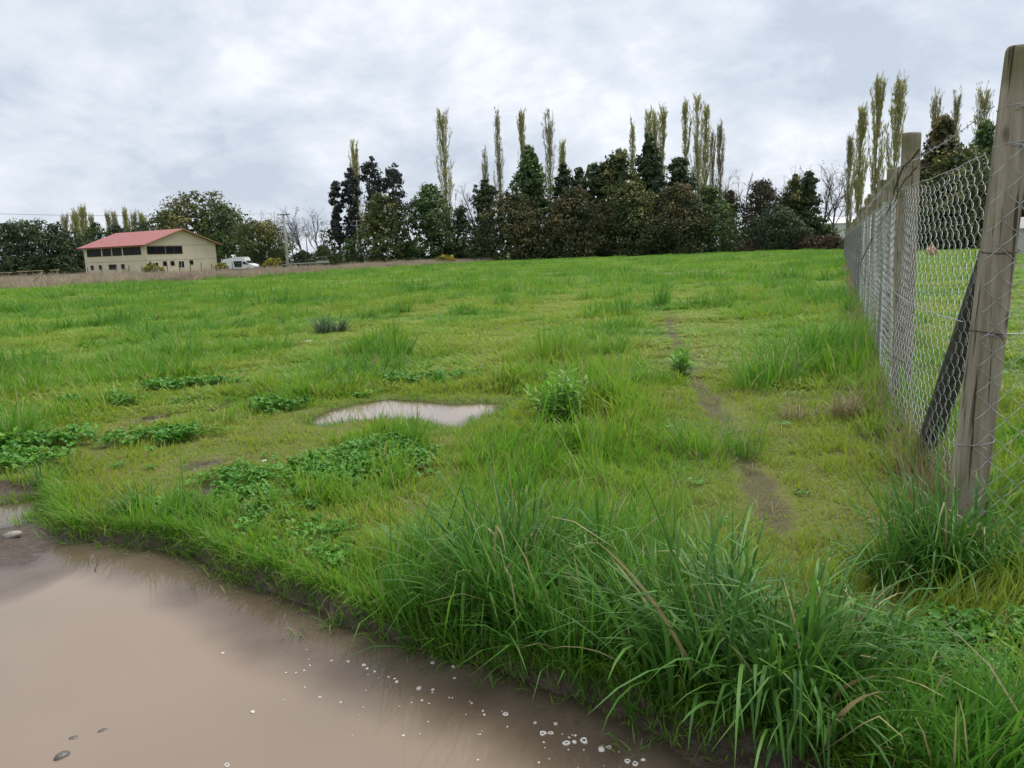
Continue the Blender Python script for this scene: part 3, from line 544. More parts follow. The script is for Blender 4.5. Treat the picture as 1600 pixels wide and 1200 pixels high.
def dry_weeds():
    rng = np.random.default_rng(10); n = 26000; x = rng.uniform(-95, 0, n); y = rng.uniform(50, 150, n); ds = dry_side(x, y) + rng.normal(0, 2.0, n)
    lim = 27 + 22 * sstep(-25, -60, x)
    keep = (ds > 0) & (ds < lim) & (rng.random(n) < 0.35 + 0.65 * np.exp(-ds / 18)); x, y, ds = x[keep], y[keep], ds[keep]; n = len(x)
    h = rng.uniform(0.5, 1.15, n) * (0.6 + 0.6 * fbm(x, y, 4, 99, 2)) * (0.6 + 0.4 * sstep(0, 6, ds))
    scatter('dry_weeds', x, y, field_z(x, y), rng.uniform(0.8, 1.3, n), rng.uniform(0, 6.283, n), np.clip(fbm(x, y, 5, 98, 2) + rng.normal(0, .12, n), 0, 1), rng.integers(0, 6, n), C_dry,
            'strip of tall pinkish brown dry weeds along the far left edge of the field', 'dry weeds', zscl=h)
dry_weeds()

# clover: trefoils on stalks
def trefoil_clump(seed, k=22, rad=0.1):
    rng = np.random.default_rng(seed); B = MB()
    for i in range(k):
        a = rng.uniform(0, 6.283); r = rad * math.sqrt(rng.random()); h = rng.uniform(0.05, 0.10); c = np.array([math.cos(a) * r, math.sin(a) * r, h]); tilt = rng.normal(0, 0.3, 2); rr = rng.uniform(0.009, 0.015); a0 = rng.uniform(0, 6.283); rd = rng.random()
        B.add(np.array([[c[0] * .7 - .0007, c[1] * .7, -.01], [c[0] * .7 + .0007, c[1] * .7, -.01], c]), None, [[0, 1, 2]], rnd=rd, t=[0.3, 0.3, 0.5], tint=0.5)
        for q in range(3):
            b = a0 + q * 2.094; ce = np.array([math.cos(b), math.sin(b)]) * rr * 1.05
            an = np.arange(7) * 2 * math.pi / 7 + b; P = np.stack([ce[0] + np.cos(an) * rr, ce[1] + np.sin(an) * rr], -1)
            z = P[:, 0] * tilt[0] + P[:, 1] * tilt[1] + (np.hypot(P[:, 0], P[:, 1]) - rr) * rng.uniform(-0.1, 0.5)
            V = np.column_stack([P + c[:2], z + h]); V = np.vstack([V, [ce[0] + c[0], ce[1] + c[1], h + ce[0] * tilt[0] + ce[1] * tilt[1] - rr * 0.15]])
            B.add(V, None, [[7, s, (s + 1) % 7] for s in range(7)], rnd=rd, t=0.7, tint=0.5)
    return B.mesh(f'trefoils{seed}')
C_clover = proto_collection('clover_tuft', [trefoil_clump(200 + i) for i in range(6)], M_clover)
def clover():
    rng = np.random.default_rng(12); n = 80000; x = rng.uniform(-6.5, 3.2, n); y = rng.uniform(1.3, 10.0, n); m = masks(x, y); c = clover_mask(x, y); px, py, _ = project(x, y, 0 * x); dense = (np.hypot((px - 560) / 110, (py - 722) / 40) < 1) | (px > 1380)
    keep = (rng.random(n) < np.where(dense, c * 0.7, c * 0.17) + 0.003) & (m['road'] < -0.04) & (m['mid'] < -0.1) & (m['streak'] < -0.04) & (m['path'] > 0.15)
    x, y, c = x[keep], y[keep], c[keep]; mk = {k: v[keep] for k, v in m.items()}; n = len(x); r = np.hypot(x, y)
    s = rng.uniform(0.75, 1.35, n) * np.clip(r / 10, 0.42, 0.7)
    scatter('clover', x, y, height(x, y, mk), s, rng.uniform(0, 6.283, n), np.clip(0.55 + rng.normal(0, 0.2, n) + 0.2 * c, 0, 1), rng.integers(0, 6, n), C_clover, 'dark green clover growing in low patches near the road edge', 'clover', zscl=s * np.where(c > .2, 1.3, .7))
clover()

# ------------------------------------------------------------------ tussocks (single plants)
def ground_at(px, py):
    p = gnd(px, py); 
    for _ in range(3): p = gnd(px, py, float(height(np.array([p[0]]), np.array([p[1]]))[0]))
    return p
def tussock_mesh(seed, nb, rad, h, w, tint=(0.4, 0.9), arch=1.0, S=5, flat=0.0):
    rng = np.random.default_rng(seed); a = rng.uniform(0, 6.283, nb); r = rad * rng.random(nb) ** 0.7
    sub = rng.normal(0, rad * .55, (7, 2)); si = rng.integers(0, 7, nb); r = r * .55; base = np.stack([np.cos(a) * r + sub[si, 0], np.sin(a) * r + sub[si, 1], np.full(nb, -0.02)], -1); az = np.where(rng.random(nb) < .5, a, np.arctan2(base[:, 1], base[:, 0])) + rng.normal(0, 0.7, nb)
    L = h * rng.uniform(0.35, 1.35, nb) * (.75 + .5 * rng.random(7))[si]; lean = np.abs(rng.normal(0.10, 0.18, nb)) + 0.7 * r / rad * rng.random(nb) + flat
    bend = np.abs(rng.normal(0.9, 0.55, nb)) * arch
    kink = np.where(rng.random(nb) < 0.34, rng.uniform(0.35, 0.7, nb), 0.0); bend = np.where(kink > 0, rng.uniform(1.4, 2.6, nb), bend)
    return blade_mesh('tussock', base, az, L, w * rng.uniform(0.55, 1.35, nb), lean, bend, S=S, tint=np.clip(rng.uniform(*tint, nb) + .12, 0, 1), rng=rng, kink=kink)
TUSS = [  # px, py of the foot, blades, radius, height, blade width, tint range, arch, material, label
    (800, 955, 560, .18, .50, .0095, (.35, .95), 1.0, M_tuss, 'big arching grass tussock at the puddle edge in the centre foreground'),
    (940, 985, 420, .18, .40, .007, (.3, .8), .9, M_tuss, 'upright mid green tussock between the two big foreground tussocks'),
    (1200, 1088, 620, .19, .52, .0105, (.45, 1.0), 1.15, M_tuss, 'largest dark grass tussock with long drooping blades in the right foreground'),
    (1340, 1052, 300, .16, .32, .008, (.45, 1.0), 1.2, M_tuss, 'low sprawling tussock touching the right side of the largest tussock'),
    (1490, 905, 420, .16, .46, .009, (.4, .95), 1.1, M_tuss, 'broad bladed tussock growing round the foot of the leaning corner post'),
    (1400, 900, 260, .14, .36, .007, (.35, .9), 1.0, M_tuss, 'tussock just left of the corner post tussock'),
    (665, 905, 300, .15, .36, .006, (.3, .8), 1.2, M_tuss, 'sprawling tussock left of the centre foreground tussock'),
    (1085, 1005, 340, .16, .40, .0075, (.3, .85), 1.0, M_tuss, 'tussock leaning towards the puddle beside the largest tussock'),
    (850, 1052, 90, .06, .20, .006, (.3, .8), 1.2, M_tuss, 'small tuft standing in the shallow water below the centre tussock'),
    (530, 985, 60, .035, .11, .004, (.3, .8), 1.1, M_tuss, 'tiny tuft in the shallow water near the left bank'),
    (468, 998, 24, .02, .10, .0035, (.3, .8), 1.0, M_tuss, 'tiniest sprig poking out of the big puddle'),
    (1040, 1150, 26, .03, .09, .0035, (.2, .6), 1.0, M_tuss, 'little sprout on the wet mud in front of the largest tussock'),
    (985, 1178, 30, .04, .10, .0035, (.2, .6), 1.0, M_tuss, 'little sprout at the water line with foam beside it'),
    (235, 800, 170, .16, .2, .006, (.3, .8), 1.3, M_tuss, 'flattened pale tussock on the grassy spit left of the clover'),
    (70, 752, 170, .14, .17, .006, (.5, 1.), 1.2, M_tuss, 'low dark tussock on the bank above the left puddle'),
    (15, 690, 200, .15, .26, .007, (.5, 1.), 1.1, M_tuss, 'dark tussock with a pale folded leaf at the left edge'),
    (885, 562, 260, .28, .34, .009, (.2, .7), .7, M_tuss, 'bright tussock behind the leafy weed beyond the small puddle'),
    (960, 556, 160, .2, .28, .008, (.3, .7), .8, M_tuss, 'smaller tussock right of the bright one beyond the leafy weed'),
    (1265, 562, 420, .42, .48, .009, (.3, .85), .8, M_tuss, 'tallest tussock near the fence in the middle distance'),
    (1215, 602, 320, .32, .34, .008, (.3, .85), .9, M_tuss, 'wide tussock in front of the tallest fence side tussock'),
    (1105, 705, 220, .22, .22, .007, (.3, .75), .9, M_tuss, 'tussock beside the narrow dirt path'),
    (512, 521, 260, .22, .3, .011, (.3, .8), 1.5, M_tuss_blue, 'round bluish green tussock of drooping blades left of the field centre'),
    (570, 502, 150, .22, .26, .011, (.6, 1.), .6, M_tuss, 'dark upright tuft right of the bluish tussock'),
    (621, 490, 150, .2, .30, .012, (.6, 1.), .6, M_tuss, 'second dark tuft right of the bluish tussock'),
    (790, 480, 150, .22, .34, .013, (.6, 1.), .6, M_tuss, 'dark upright tuft on the field far above the small puddle'),
    (465, 497, 150, .35, .2, .012, (.6, 1.), .9, M_tuss, 'low dark tuft left behind the bluish tussock'),
    (610, 575, 160, .26, .24, .008, (.1, .4), 1.1, M_dry, 'half withered tuft on the track above the small puddle'),
    (1115, 480, 170, .3, .3, .014, (.4, .9), .8, M_tuss, 'tuft at the far end of the dirt path'),
    (1230, 440, 150, .5, .45, .03, (.5, 1.), .9, M_tuss, 'dark weedy tuft near the far fence'),
    (700, 455, 140, .5, .3, .02, (.6, 1.), .7, M_tuss, 'dark tuft on the distant field centre'),
    (75, 470, 140, .5, .35, .024, (.6, 1.), .8, M_tuss, 'dark tuft near the dry weeds at the far left'),
    (420, 480, 140, .4, .28, .018, (.5, .9), .8, M_tuss, 'tuft on the left half of the far field'),
    (285, 560, 180, .3, .28, .009, (.4, .9), .9, M_tuss, 'tussock on the left field beyond the dark clover'),
    (45, 580, 180, .3, .3, .009, (.4, .9), .9, M_tuss, 'tussock at the left edge halfway up the field'),
    (1290, 650, 200, .22, .3, .007, (.1, .5), 1.2, M_dry, 'withered grass clump beside the fence foot'),
]
for i, (px, py, nb, rad, h, w, tint, arch, mat, lab) in enumerate(TUSS):
    p = ground_at(px, py); h = h * (1.0 if py > 730 else .75 if mat is M_dry else 1.4); nb = nb if py > 730 else int(nb * 1.5); me = tussock_mesh(300 + i, nb, rad, h, w * (1.35 if py > 850 else 1.2), tint, arch, S=7 if py > 850 else 4)
    if mat is M_tuss and py < 730: mat = M_blade
    o = obj('grass_tussock', me, mat, None, lab, 'grass tussock', 'grass tussocks on the field'); o.location = p
# dry grass along the fence foot
def fence_dry():
    rng = np.random.default_rng(33); n = 7000; s = rng.random(n) ** 1.6 * 42; side = rng.normal(-0.06, 0.10, n)
    b = np.where((s < 2.67)[:, None], P1 + (P2 - P1) / 2.67 * s[:, None], P2 + FDIR * (s[:, None] - 2.67)); nx = np.array([FDIR[1], -FDIR[0]])
    b = b + nx * side[:, None]; z = height(b[:, 0], b[:, 1])
    obj('fence_foot_grass', blade_mesh('fence_foot_grass', np.column_stack([b, z - .01]), rng.uniform(0, 6.283, n), rng.uniform(.12, .42, n), rng.uniform(.003, .006, n) * (1 + s / 8), np.abs(rng.normal(.2, .2, n)), np.abs(rng.normal(.6, .5, n)), S=3, tint=rng.random(n), rng=rng),
        M_dry, kind='stuff', label='dry straw coloured grass along the foot of the wire fence', cat='dry grass')
fence_dry()

# broad-leaved weeds
def leaf_plant(seed, n, rad, h, ll, lw):
    rng = np.random.default_rng(seed); st = MB(); lv = MB()
    ns = max(6, n // 9)
    for k in range(ns):
        a = rng.uniform(0, 6.283); r = rad * math.sqrt(rng.random()); hh = h * rng.uniform(0.55, 1.1) * (1 - 0.35 * (r / rad) ** 2); tip = np.array([math.cos(a) * r, math.sin(a) * r, hh])
        pts = [np.array([tip[0] * .5, tip[1] * .5, -.01]), tip * [.75, .75, .5], tip]; st.tube(pts, [.006, .005, .003], 4, rnd=rng.random(), t=.6, tint=.6)
        for q in range(9):
            f = rng.uniform(0.25, 1.0); b = pts[0] + (tip - pts[0]) * f; az = rng.uniform(0, 6.283); el = rng.uniform(-0.1, 0.8) + 0.5 * (f > .85)
            d = np.array([math.cos(az) * math.cos(el), math.sin(az) * math.cos(el), math.sin(el)]); sd = np.array([-math.sin(az), math.cos(az), 0]); L_ = ll * rng.uniform(.6, 1.2); W_ = lw * rng.uniform(.7, 1.2)
            dr = np.array([0, 0, -L_ * rng.uniform(0, .3)]); m1 = b + d * L_ * .45; e = b + d * L_ + dr; dip = np.array([0, 0, -W_ * .25])
            lv.add(np.array([b, m1 - sd * W_ / 2, m1 + dip * .6, m1 + sd * W_ / 2, e]), None, [[0, 1, 2], [0, 2, 3], [1, 4, 2], [2, 4, 3]], rnd=rng.random(), t=.4 + .6 * f, tint=rng.uniform(.1, .8) - .3 * (f > .8))
    return st.mesh('stems'), lv.mesh('leaves')
for px, py, n, rad, h, ll, lw, lab in ((872, 655, 420, .27, .44, .12, .032, 'bright leafy weed mound right of the small puddle'), (1066, 588, 130, .15, .30, .16, .04, 'small leafy dock weed beside the dirt path'),
                                      (20, 700, 40, .1, .14, .12, .05, 'leafy weed at the left edge below the dark tussock')):
    t = thing('leafy_weed', ground_at(px, py), lab, 'weed'); s, l = leaf_plant(int(px), n, rad, h, ll, lw); obj('stems', s, M_weed, t); obj('leaves', l, M_weed, t)
def daisy(px, py):
    t = thing('daisy', ground_at(px, py), 'single small white daisy in the clover left of the centre', 'flower'); st = MB(); st.tube([(0, 0, 0), (.005, 0, .07), (0, .004, .14)], .0022, 5, rnd=.5, t=.6, tint=.4); obj('stem', st.mesh('stem'), M_weed, t)
    pm = MB()
    for k in range(12):
        a = k * math.pi / 6; d = np.array([math.cos(a), math.sin(a), 0]); s = np.array([-d[1], d[0], 0]); pm.add(np.array([[0, 0, .14] + d * .004, [0, 0, .142] + d * .012 - s * .003, [0, 0, .142] + d * .012 + s * .003, [0, 0, .139] + d * .018]), None, [[0, 1, 2], [1, 3, 2]])
    obj('petals', pm.mesh('petals'), plain('petal_white', (.8, .8, .78), .6, .05), t)
daisy(416, 752)

# ------------------------------------------------------------------ foam, stones, twigs on the puddle
M_foam = plain('foam', (.72, .68, .62), .35, .15, 60, spec=.5)
def foam():
    rng = np.random.default_rng(51); B = MB()
    spots = [(395, 1113, 5), (568, 1040, 4), (655, 1076, 5), (676, 1078, 3), (620, 1066, 4), (585, 1050, 3), (710, 1060, 3), (708, 1042, 4), (676, 1036, 4), (848, 1147, 7), (860, 1146, 5), (868, 1132, 4), (885, 1162, 7), (912, 1158, 8), (897, 1160, 5), (940, 1172, 7), (952, 1168, 4), (980, 1190, 6), (992, 1194, 6), (1005, 1188, 4), (532, 1098, 3), (348, 1021, 3), (355, 1196, 5), (630, 1150, 3), (790, 1116, 5), (836, 1130, 3), (544, 1034, 3), (574, 1045, 3), (500, 1090, 3)]
    spots += [(rng.uniform(430, 1000), 0, rng.uniform(1.2, 2.6)) for _ in range(60)]
    for px, py, s in spots:
        if py == 0: py = np.interp(px, [430, 1000], [1000, 1190]) + abs(rng.normal(0, 40)) * (1 if rng.random() < .7 else -.1)
        c = gnd(px, py, WATER_Z); r = s / F * np.linalg.norm(c - [0, 0, EYE]) * 0.75; n = 8; a = np.arange(n) * 2 * math.pi / n; jit = rng.uniform(.7, 1.3, n)
        rings = []
        for rr, z in ((1.0, .0), (.9, .35), (.7, .45), (.55, .1)): rings.append(np.stack([np.cos(a) * jit * rr * r, np.sin(a) * jit * rr * r, np.full(n, z * r)], -1))
        V = np.concatenate(rings) + c + [0, 0, .0008]; Q = [[k * n + j, k * n + (j + 1) % n, (k + 1) * n + (j + 1) % n, (k + 1) * n + j] for k in range(3) for j in range(n)]
        B.add(V, Q, [] if rng.random() < .6 else [[3 * n, 3 * n + j, 3 * n + j + 1] for j in range(1, n - 1)])
    obj('foam_bubbles', B.mesh('foam_bubbles'), M_foam, kind='stuff', label='little rings of pale foam floating along the puddle edge', cat='foam')
foam()
M_stone = plain('wet_stone', (.14, .125, .105), .35, .5, 30, bump=.3, spec=.5)
M_stone_pale = plain('pale_stone', (.34, .30, .25), .7, .4, 30, bump=.3)
def stone(px, py, s, zoff, mat, lab):
    rng = np.random.default_rng(int(px * 7 + py)); bm = bmesh.new(); bmesh.ops.create_icosphere(bm, subdivisions=2, radius=1)
    k = rng.normal(0, 1, (5, 3))
    for v in bm.verts:
        q = np.array(v.co); f = 1 + .16 * sum(math.sin(2.0 * (q @ kk) + i) for i, kk in enumerate(k)) / 2; v.co = Vector((q[0] * f * s, q[1] * f * s * .65, q[2] * f * s * .45))
    me = bpy.data.meshes.new('stone'); bm.to_mesh(me); bm.free(); me.polygons.foreach_set('use_smooth', [True] * len(me.polygons))
    o = obj('stone', me, mat, None, lab, 'stone'); p = gnd(px, py, WATER_Z) if zoff is not None else ground_at(px, py); o.location = p + np.array([0, 0, zoff if zoff is not None else s * .2]); o.rotation_euler = (0, 0, rng.uniform(.3, .9))
for a in ((96, 1182, .026, .002, M_stone, 'dark wet stone breaking the water at the lower left corner'), (114, 1152, .022, -.006, M_stone, 'half drowned stone just above the lower left corner stone'), (160, 1141, .016, -.003, M_stone, 'smallest half drowned stone in the lower left of the puddle'),
          (482, 537, .09, None, M_stone_pale, 'flat pale stone lying on the grass track'), (585, 509, .05, None, M_stone_pale, 'small pale stone further along the grass track'), (20, 838, .05, None, M_stone_pale, 'pale flat stone on the mud at the left edge')): stone(*a)
def twig():
    B = MB(); p = [gnd(*q, WATER_Z) + [0, 0, z] for q, z in (((147, 896), -.01), ((150, 891), .012), ((153, 889), .018), ((151, 886), .03))]; B.tube(p, [.003, .003, .0025, .002], 5); obj('twig', B.mesh('twig'), M_vine, None, 'bent dark twig sticking out of the puddle', 'twig')
twig()

# ------------------------------------------------------------------ chain link fence
fence = thing('chain_link_fence', (P1[0], P1[1], 0), 'chain link fence on round wooden posts running along the right side of the field', 'fence')
def fchild(name, me, mat, loc=(0, 0, 0), rz=0.0, **k):
    o = obj(name, me, mat, fence, **k); o.location = (loc[0] - P1[0], loc[1] - P1[1], loc[2]); o.rotation_euler = (0, 0, rz); return o
def post_mesh(seed, h, r0, r1, top=0.02, lean=(0, 0), buried=0.25):
    rng = np.random.default_rng(seed); B = MB(); zs = np.concatenate([np.linspace(-buried, h - .03, 12), [h - .012, h, h]]); n = 18; ph = rng.uniform(0, 6.28, 3); V = []
    for i, z in enumerate(zs):
        f = (z + buried) / (h + buried); r = r0 + (r1 - r0) * f; a = np.arange(n) * 2 * math.pi / n
        rr = r * (1 + .03 * np.sin(2 * a + ph[0] + z) + .02 * np.sin(5 * a + ph[1] + 2 * z)); rr = rr * {12: .98, 13: .9, 14: 0.02}.get(i, 1)
        bow = .008 * math.sin(z * 1.4 + ph[2])
        V.append(np.stack([np.cos(a) * rr + lean[0] * max(z, 0) / h + bow, np.sin(a) * rr + lean[1] * max(z, 0) / h, z + top * (np.cos(a + ph[0]) * (1 if i > 11 else 0)) * (0 if i == 14 else 1)], -1))
    V = np.concatenate(V); Q = [[i * n + j, i * n + (j + 1) % n, (i + 1) * n + (j + 1) % n, (i + 1) * n + j] for i in range(len(zs) - 1) for j in range(n)]
    B.add(V, Q); return B.mesh('post')
LEAN1 = np.array([0.135, 0.0])
fchild('post', post_mesh(1, 2.22, .082, .070, .008, LEAN1), M_wood, (P1[0], P1[1], 0), label='thick leaning corner post nearest the camera')
PM = [post_mesh(10 + k, 2.2, .076, .069, .006) for k in range(4)]
NPOST = 30; PPOS = [P1] + [P2 + FDIR * SPACING * k for k in range(NPOST)]
rs = random.Random(4)
for k, p in enumerate(PPOS[1:]):
    o = fchild('post', PM[k % 4], M_wood, (p[0], p[1], rs.uniform(-.06, .03) if k else 0), rs.uniform(0, 6)); o.rotation_euler = (rs.uniform(-.015, .015), rs.uniform(-.015, .015) - (0.01 if k == 0 else 0), o.rotation_euler[2])
NRM = np.array([-FDIR[1], FDIR[0]])                     # towards the field
def link_mesh(name, Lg, top, bot, wire=.0021, sag=0.0, seed=0, detail=True, a=.066, dh=.122, wob=.012, shear=(0, 0), weave=.011):
    """woven zigzag wires in the local x (along) z plane, y is the weave depth"""
    rng = np.random.default_rng(seed); B = MB(); nw = int(Lg / a); a = Lg / nw; nz = int((top - bot) / (dh / 2)); dh = (top - bot) / nz * 2
    f1 = rng.uniform(0, 6.28, 6)
    for k in range(nw):
        s = np.arange(nz + 1); x = k * a + a * ((s + k) % 2) * 1.06 - .03 * a; z = top - s * dh / 2
        y = np.where((s + k) % 2 == 0, wire * 1.3, -wire * 1.3)
        sg = np.where((s[:-1] + k) % 2 == 0, 1.0, -1.0)          # front and back strokes of the flattened helix
        fr_ = np.array([0, .16, .5, .84]) if detail else np.array([0, .5]); dp = weave * np.sin(math.pi * fr_)
        xx = (x[:-1, None] + (x[1:] - x[:-1])[:, None] * fr_).ravel(); zz = (z[:-1, None] + (z[1:] - z[:-1])[:, None] * fr_).ravel(); yy = (sg[:, None] * dp).ravel()
        x = np.append(xx, x[-1]); z = np.append(zz, z[-1]); y = np.append(yy, 0.0)
        u = x / Lg; v = (z - bot) / (top - bot)
        y = y + wob * (np.sin(5 * u + 3 * v + f1[0]) + .6 * np.sin(9 * u - 5 * v + f1[1])); 
        z = z - sag * np.sin(math.pi * np.clip(u, 0, 1)) * v + .012 * np.sin(7 * u + f1[2]) * v + .006 * np.sin(23 * u + f1[3]) * v + wob * .5 * np.sin(14 * u + 8 * v + f1[4]) + rng.normal(0, .0015, len(z))
        if detail: z[0] += rng.uniform(-.008, .012)
        y = y + shear[1] * z / 2.2 * (1 - u); x = x + shear[0] * z / 2.2 * (1 - u)
        B.tube(np.stack([x, y, z], -1), wire, 4 if detail else 3, cap=False)
    return B.mesh(name)
off = NRM * .09
A0 = P1 + np.array([.03, 0]) + NRM * .09; B0 = P2 + off
v0 = B0 - A0; L0 = float(np.hypot(*v0))
fchild('wire_mesh', link_mesh('wire_mesh', L0, 1.78, 0.06, .0018, .03, 1, True, wob=.016, shear=(LEAN1 @ v0 / L0, -LEAN1[0] * v0[1] / L0)), M_wire, (A0[0], A0[1], 0), math.atan2(v0[1], v0[0]))
pm_near = [link_mesh('wire_mesh', SPACING, 1.78, 0.06, .0018, .03, 5 + k, True) for k in range(2)]
pm_far = link_mesh('wire_mesh', SPACING, 1.78, 0.06, .0022, .02, 9, False)
fa = math.atan2(FDIR[1], FDIR[0])
for k in range(NPOST - 1):
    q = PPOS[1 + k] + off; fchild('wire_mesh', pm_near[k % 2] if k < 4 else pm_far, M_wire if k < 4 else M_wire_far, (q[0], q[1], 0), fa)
# section turning right along the road, in front of the corner post
RD = np.array([9.0, -1.2]); RD = RD / np.linalg.norm(RD); C0 = P1 + np.array([-.03, -.092]); RL = 2.6
PR = P1 + RD * RL
fchild('wire_mesh', link_mesh('wire_mesh', RL, 1.80, 0.05, .0018, .03, 21, True), M_wire, (C0[0], C0[1], 0), math.atan2(RD[1], RD[0]))
fchild('post', PM[1], M_wood, (PR[0], PR[1], 0))
# brace leaning on the corner post, inside the line
bt = P1 + LEAN1 * .55 + FDIR * .06 + np.array([.0, .0]); bb = gnd(1437, 716)[:2]
Bm = MB(); bt3 = np.array([bt[0] + .02, bt[1], 1.42]); bb3 = np.array([bb[0], bb[1], -.1]); o3 = np.array([P1[0], P1[1], 0])
pts = [bt3 + (bb3 - bt3) * f - o3 for f in np.linspace(0, 1, 8)]; Bm.tube(pts, np.linspace(.056, .066, 8), 12); obj('brace', Bm.mesh('brace'), M_wood_dark, fence, label='dark diagonal brace pole leaning on the corner post')
def strand(pts, sag, rad, barbs=True, seed=0, twist=True, mat=M_wire):
    rng = np.random.default_rng(seed); B = MB(); P = []
    for a, b in zip(pts[:-1], pts[1:]):
        a = np.array(a); b = np.array(b); n = 14
        for i in range(n): f = i / n; P.append(a + (b - a) * f - np.array([0, 0, sag * 4 * f * (1 - f)]) + rng.normal(0, .003, 3))
    P.append(np.array(pts[-1])); P = np.array(P) - o3; B.tube(P, rad, 4, cap=False)
    if barbs:
        d = np.r_[0, np.cumsum(np.linalg.norm(np.diff(P, axis=0), axis=1))]
        for s in np.arange(.1, min(d[-1], 12), .13):
            c = np.array([np.interp(s, d, P[:, k]) for k in range(3)])
            for q in range(2):
                v = rng.normal(0, 1, 3); v = v / np.linalg.norm(v) * .018; B.tube([c - v, c, c + v], [.0012, .0022, .0012], 3, cap=False)
    return obj('barbed_wire' if barbs else 'tension_wire', B.mesh('strand'), mat, fence)
def fp(k, z, side=0.088): p = PPOS[k] + NRM * side + (LEAN1 * z / 2.2 if k == 0 else 0); return (p[0], p[1], z)
strand([fp(k, 1.96 + (.02 if k == 0 else 0)) for k in range(0, 24)], .03, .0026, True, 1)
strand([fp(k, 1.0, .105) for k in range(0, 24)], .03, .0026, False, 2)
strand([fp(k, 1.77, .105) for k in range(0, 24)], .012, .0024, False, 3)
e1 = P1 + LEAN1 * .85 + np.array([-.05, -.085]); e2 = PR + np.array([0, -.085])
for z, bb_ in ((1.96, True), (1.80, False), (.95, False)): strand([(P1[0] + LEAN1[0] * z / 2.2 - .07, P1[1] + .03, z), (P1[0] + LEAN1[0] * z / 2.2 - .03, P1[1] - .086, z), (P1[0] + LEAN1[0] * z / 2.2 + .06, P1[1] - .074, z), (e2[0], e2[1], z)], .012, .0026, bb_, int(z * 10))
for z in (.42, .95, 1.33, 1.8, 1.96):
    a_ = np.linspace(0, 2 * math.pi, 15); rr_ = .082 - .012 * z / 2.2 + .006; B = MB(); c_ = np.array([LEAN1[0] * z / 2.22 + .008 * math.sin(z * 1.4), 0, z]); B.tube(np.stack([np.cos(a_) * rr_, np.sin(a_) * rr_, .012 * np.sin(a_ + z * 5)], -1) + c_, .0024, 4, cap=False); B.tube([c_ + [-.02, -rr_ - .004, 0], c_ + [0, -rr_ - .012, -.012], c_ + [.012, -rr_ - .008, -.03]], .0026, 4); obj('wire_tie', B.mesh('wire_tie'), M_rust if z in (.95, 1.33) else M_wire, fence)
def on_fence(px, py, off_=.10):            # pixel to the vertical plane of the fence line
    d = ray(px, py); q = P2 + NRM * off_; n = np.array([NRM[0], NRM[1], 0]); t = (n[:2] @ q - 0) / (n @ d); return np.array([0, 0, EYE]) + d * t
def bramble():
    t = thing('dry_bramble', on_fence(1360, 520) * [1, 1, 0], 'dry brown bramble stem twisted up the fence beside the second post', 'bramble'); c = np.array(t.location)
    for k, (line, r) in enumerate((([(1436, 235), (1412, 263), (1397, 300), (1386, 330), (1375, 350), (1358, 385), (1344, 410), (1346, 425), (1352, 440), (1350, 470), (1356, 500), (1358, 540)], .009), ([(1432, 262), (1415, 280), (1398, 312), (1380, 345), (1362, 372), (1350, 400), (1345, 415)], .007),
                                  ([(1344, 410), (1356, 412), (1358, 425), (1354, 440)], .005), ([(1365, 515), (1380, 540), (1398, 560), (1415, 566)], .006), ([(1412, 263), (1420, 258), (1440, 262)], .006), ([(1352, 440), (1362, 470), (1368, 510), (1372, 560)], .005))):
        rng = np.random.default_rng(70 + k); P = np.array([on_fence(*q, .10 + .03 * math.sin(i * 1.3 + k)) for i, q in enumerate(line)]) - c
        f = np.linspace(0, len(P) - 1, len(P) * 3); P = np.column_stack([np.interp(f, np.arange(len(P)), P[:, i]) for i in range(3)]) + rng.normal(0, .006, (len(f), 3))
        B = MB(); B.tube(P, np.linspace(r * .75, r * .45, len(P)), 5)
        for q in range(0, len(P), 2): v = rng.normal(0, .03, 3); B.tube([P[q], P[q] + v * .5, P[q] + v], [.003, .002, .001], 3)
        obj('stem', B.mesh('stem'), M_vine, t)
bramble()

# ------------------------------------------------------------------ trees
def leaf_quads(B, C, size, rng, nrm, tip, elong=1.6):
    n = len(C); d = nrm + rng.normal(0, .42, (n, 3)); d /= np.linalg.norm(d, axis=1)[:, None]
    u = np.cross(d, rng.normal(0, 1, (n, 3))); u /= np.linalg.norm(u, axis=1)[:, None]; v = np.cross(d, u)
    s = size * rng.uniform(.55, 1.4, n)[:, None]; a = u * s * elong * .5; b = v * s * .5
    V = np.stack([C - a, C - b * rng.uniform(.6, 1.2, (n, 1)), C + a, C + b * rng.uniform(.6, 1.2, (n, 1))], 1).reshape(-1, 3)
    B.add(V, np.arange(n * 4).reshape(-1, 4), None, tip=np.repeat(tip, 4), rnd=np.repeat(rng.random(n), 4))
PROF = dict(
    dome=lambda f: np.clip(1 - f, 0, 1) ** .46 * np.minimum(1, .8 + f * .7) * 1.08,
    cone=lambda f: np.clip((1 - f) / .75, 0, 1) ** .7 * np.minimum(1, .7 + f * 1.5),
    round=lambda f: np.sqrt(np.clip(1 - ((f - .58) / .45) ** 2, 0, 1)),
    column=lambda f: np.clip((1 - f) * 3.5, 0, 1) ** .6 * (.8 + .2 * np.sin(f * 9)))
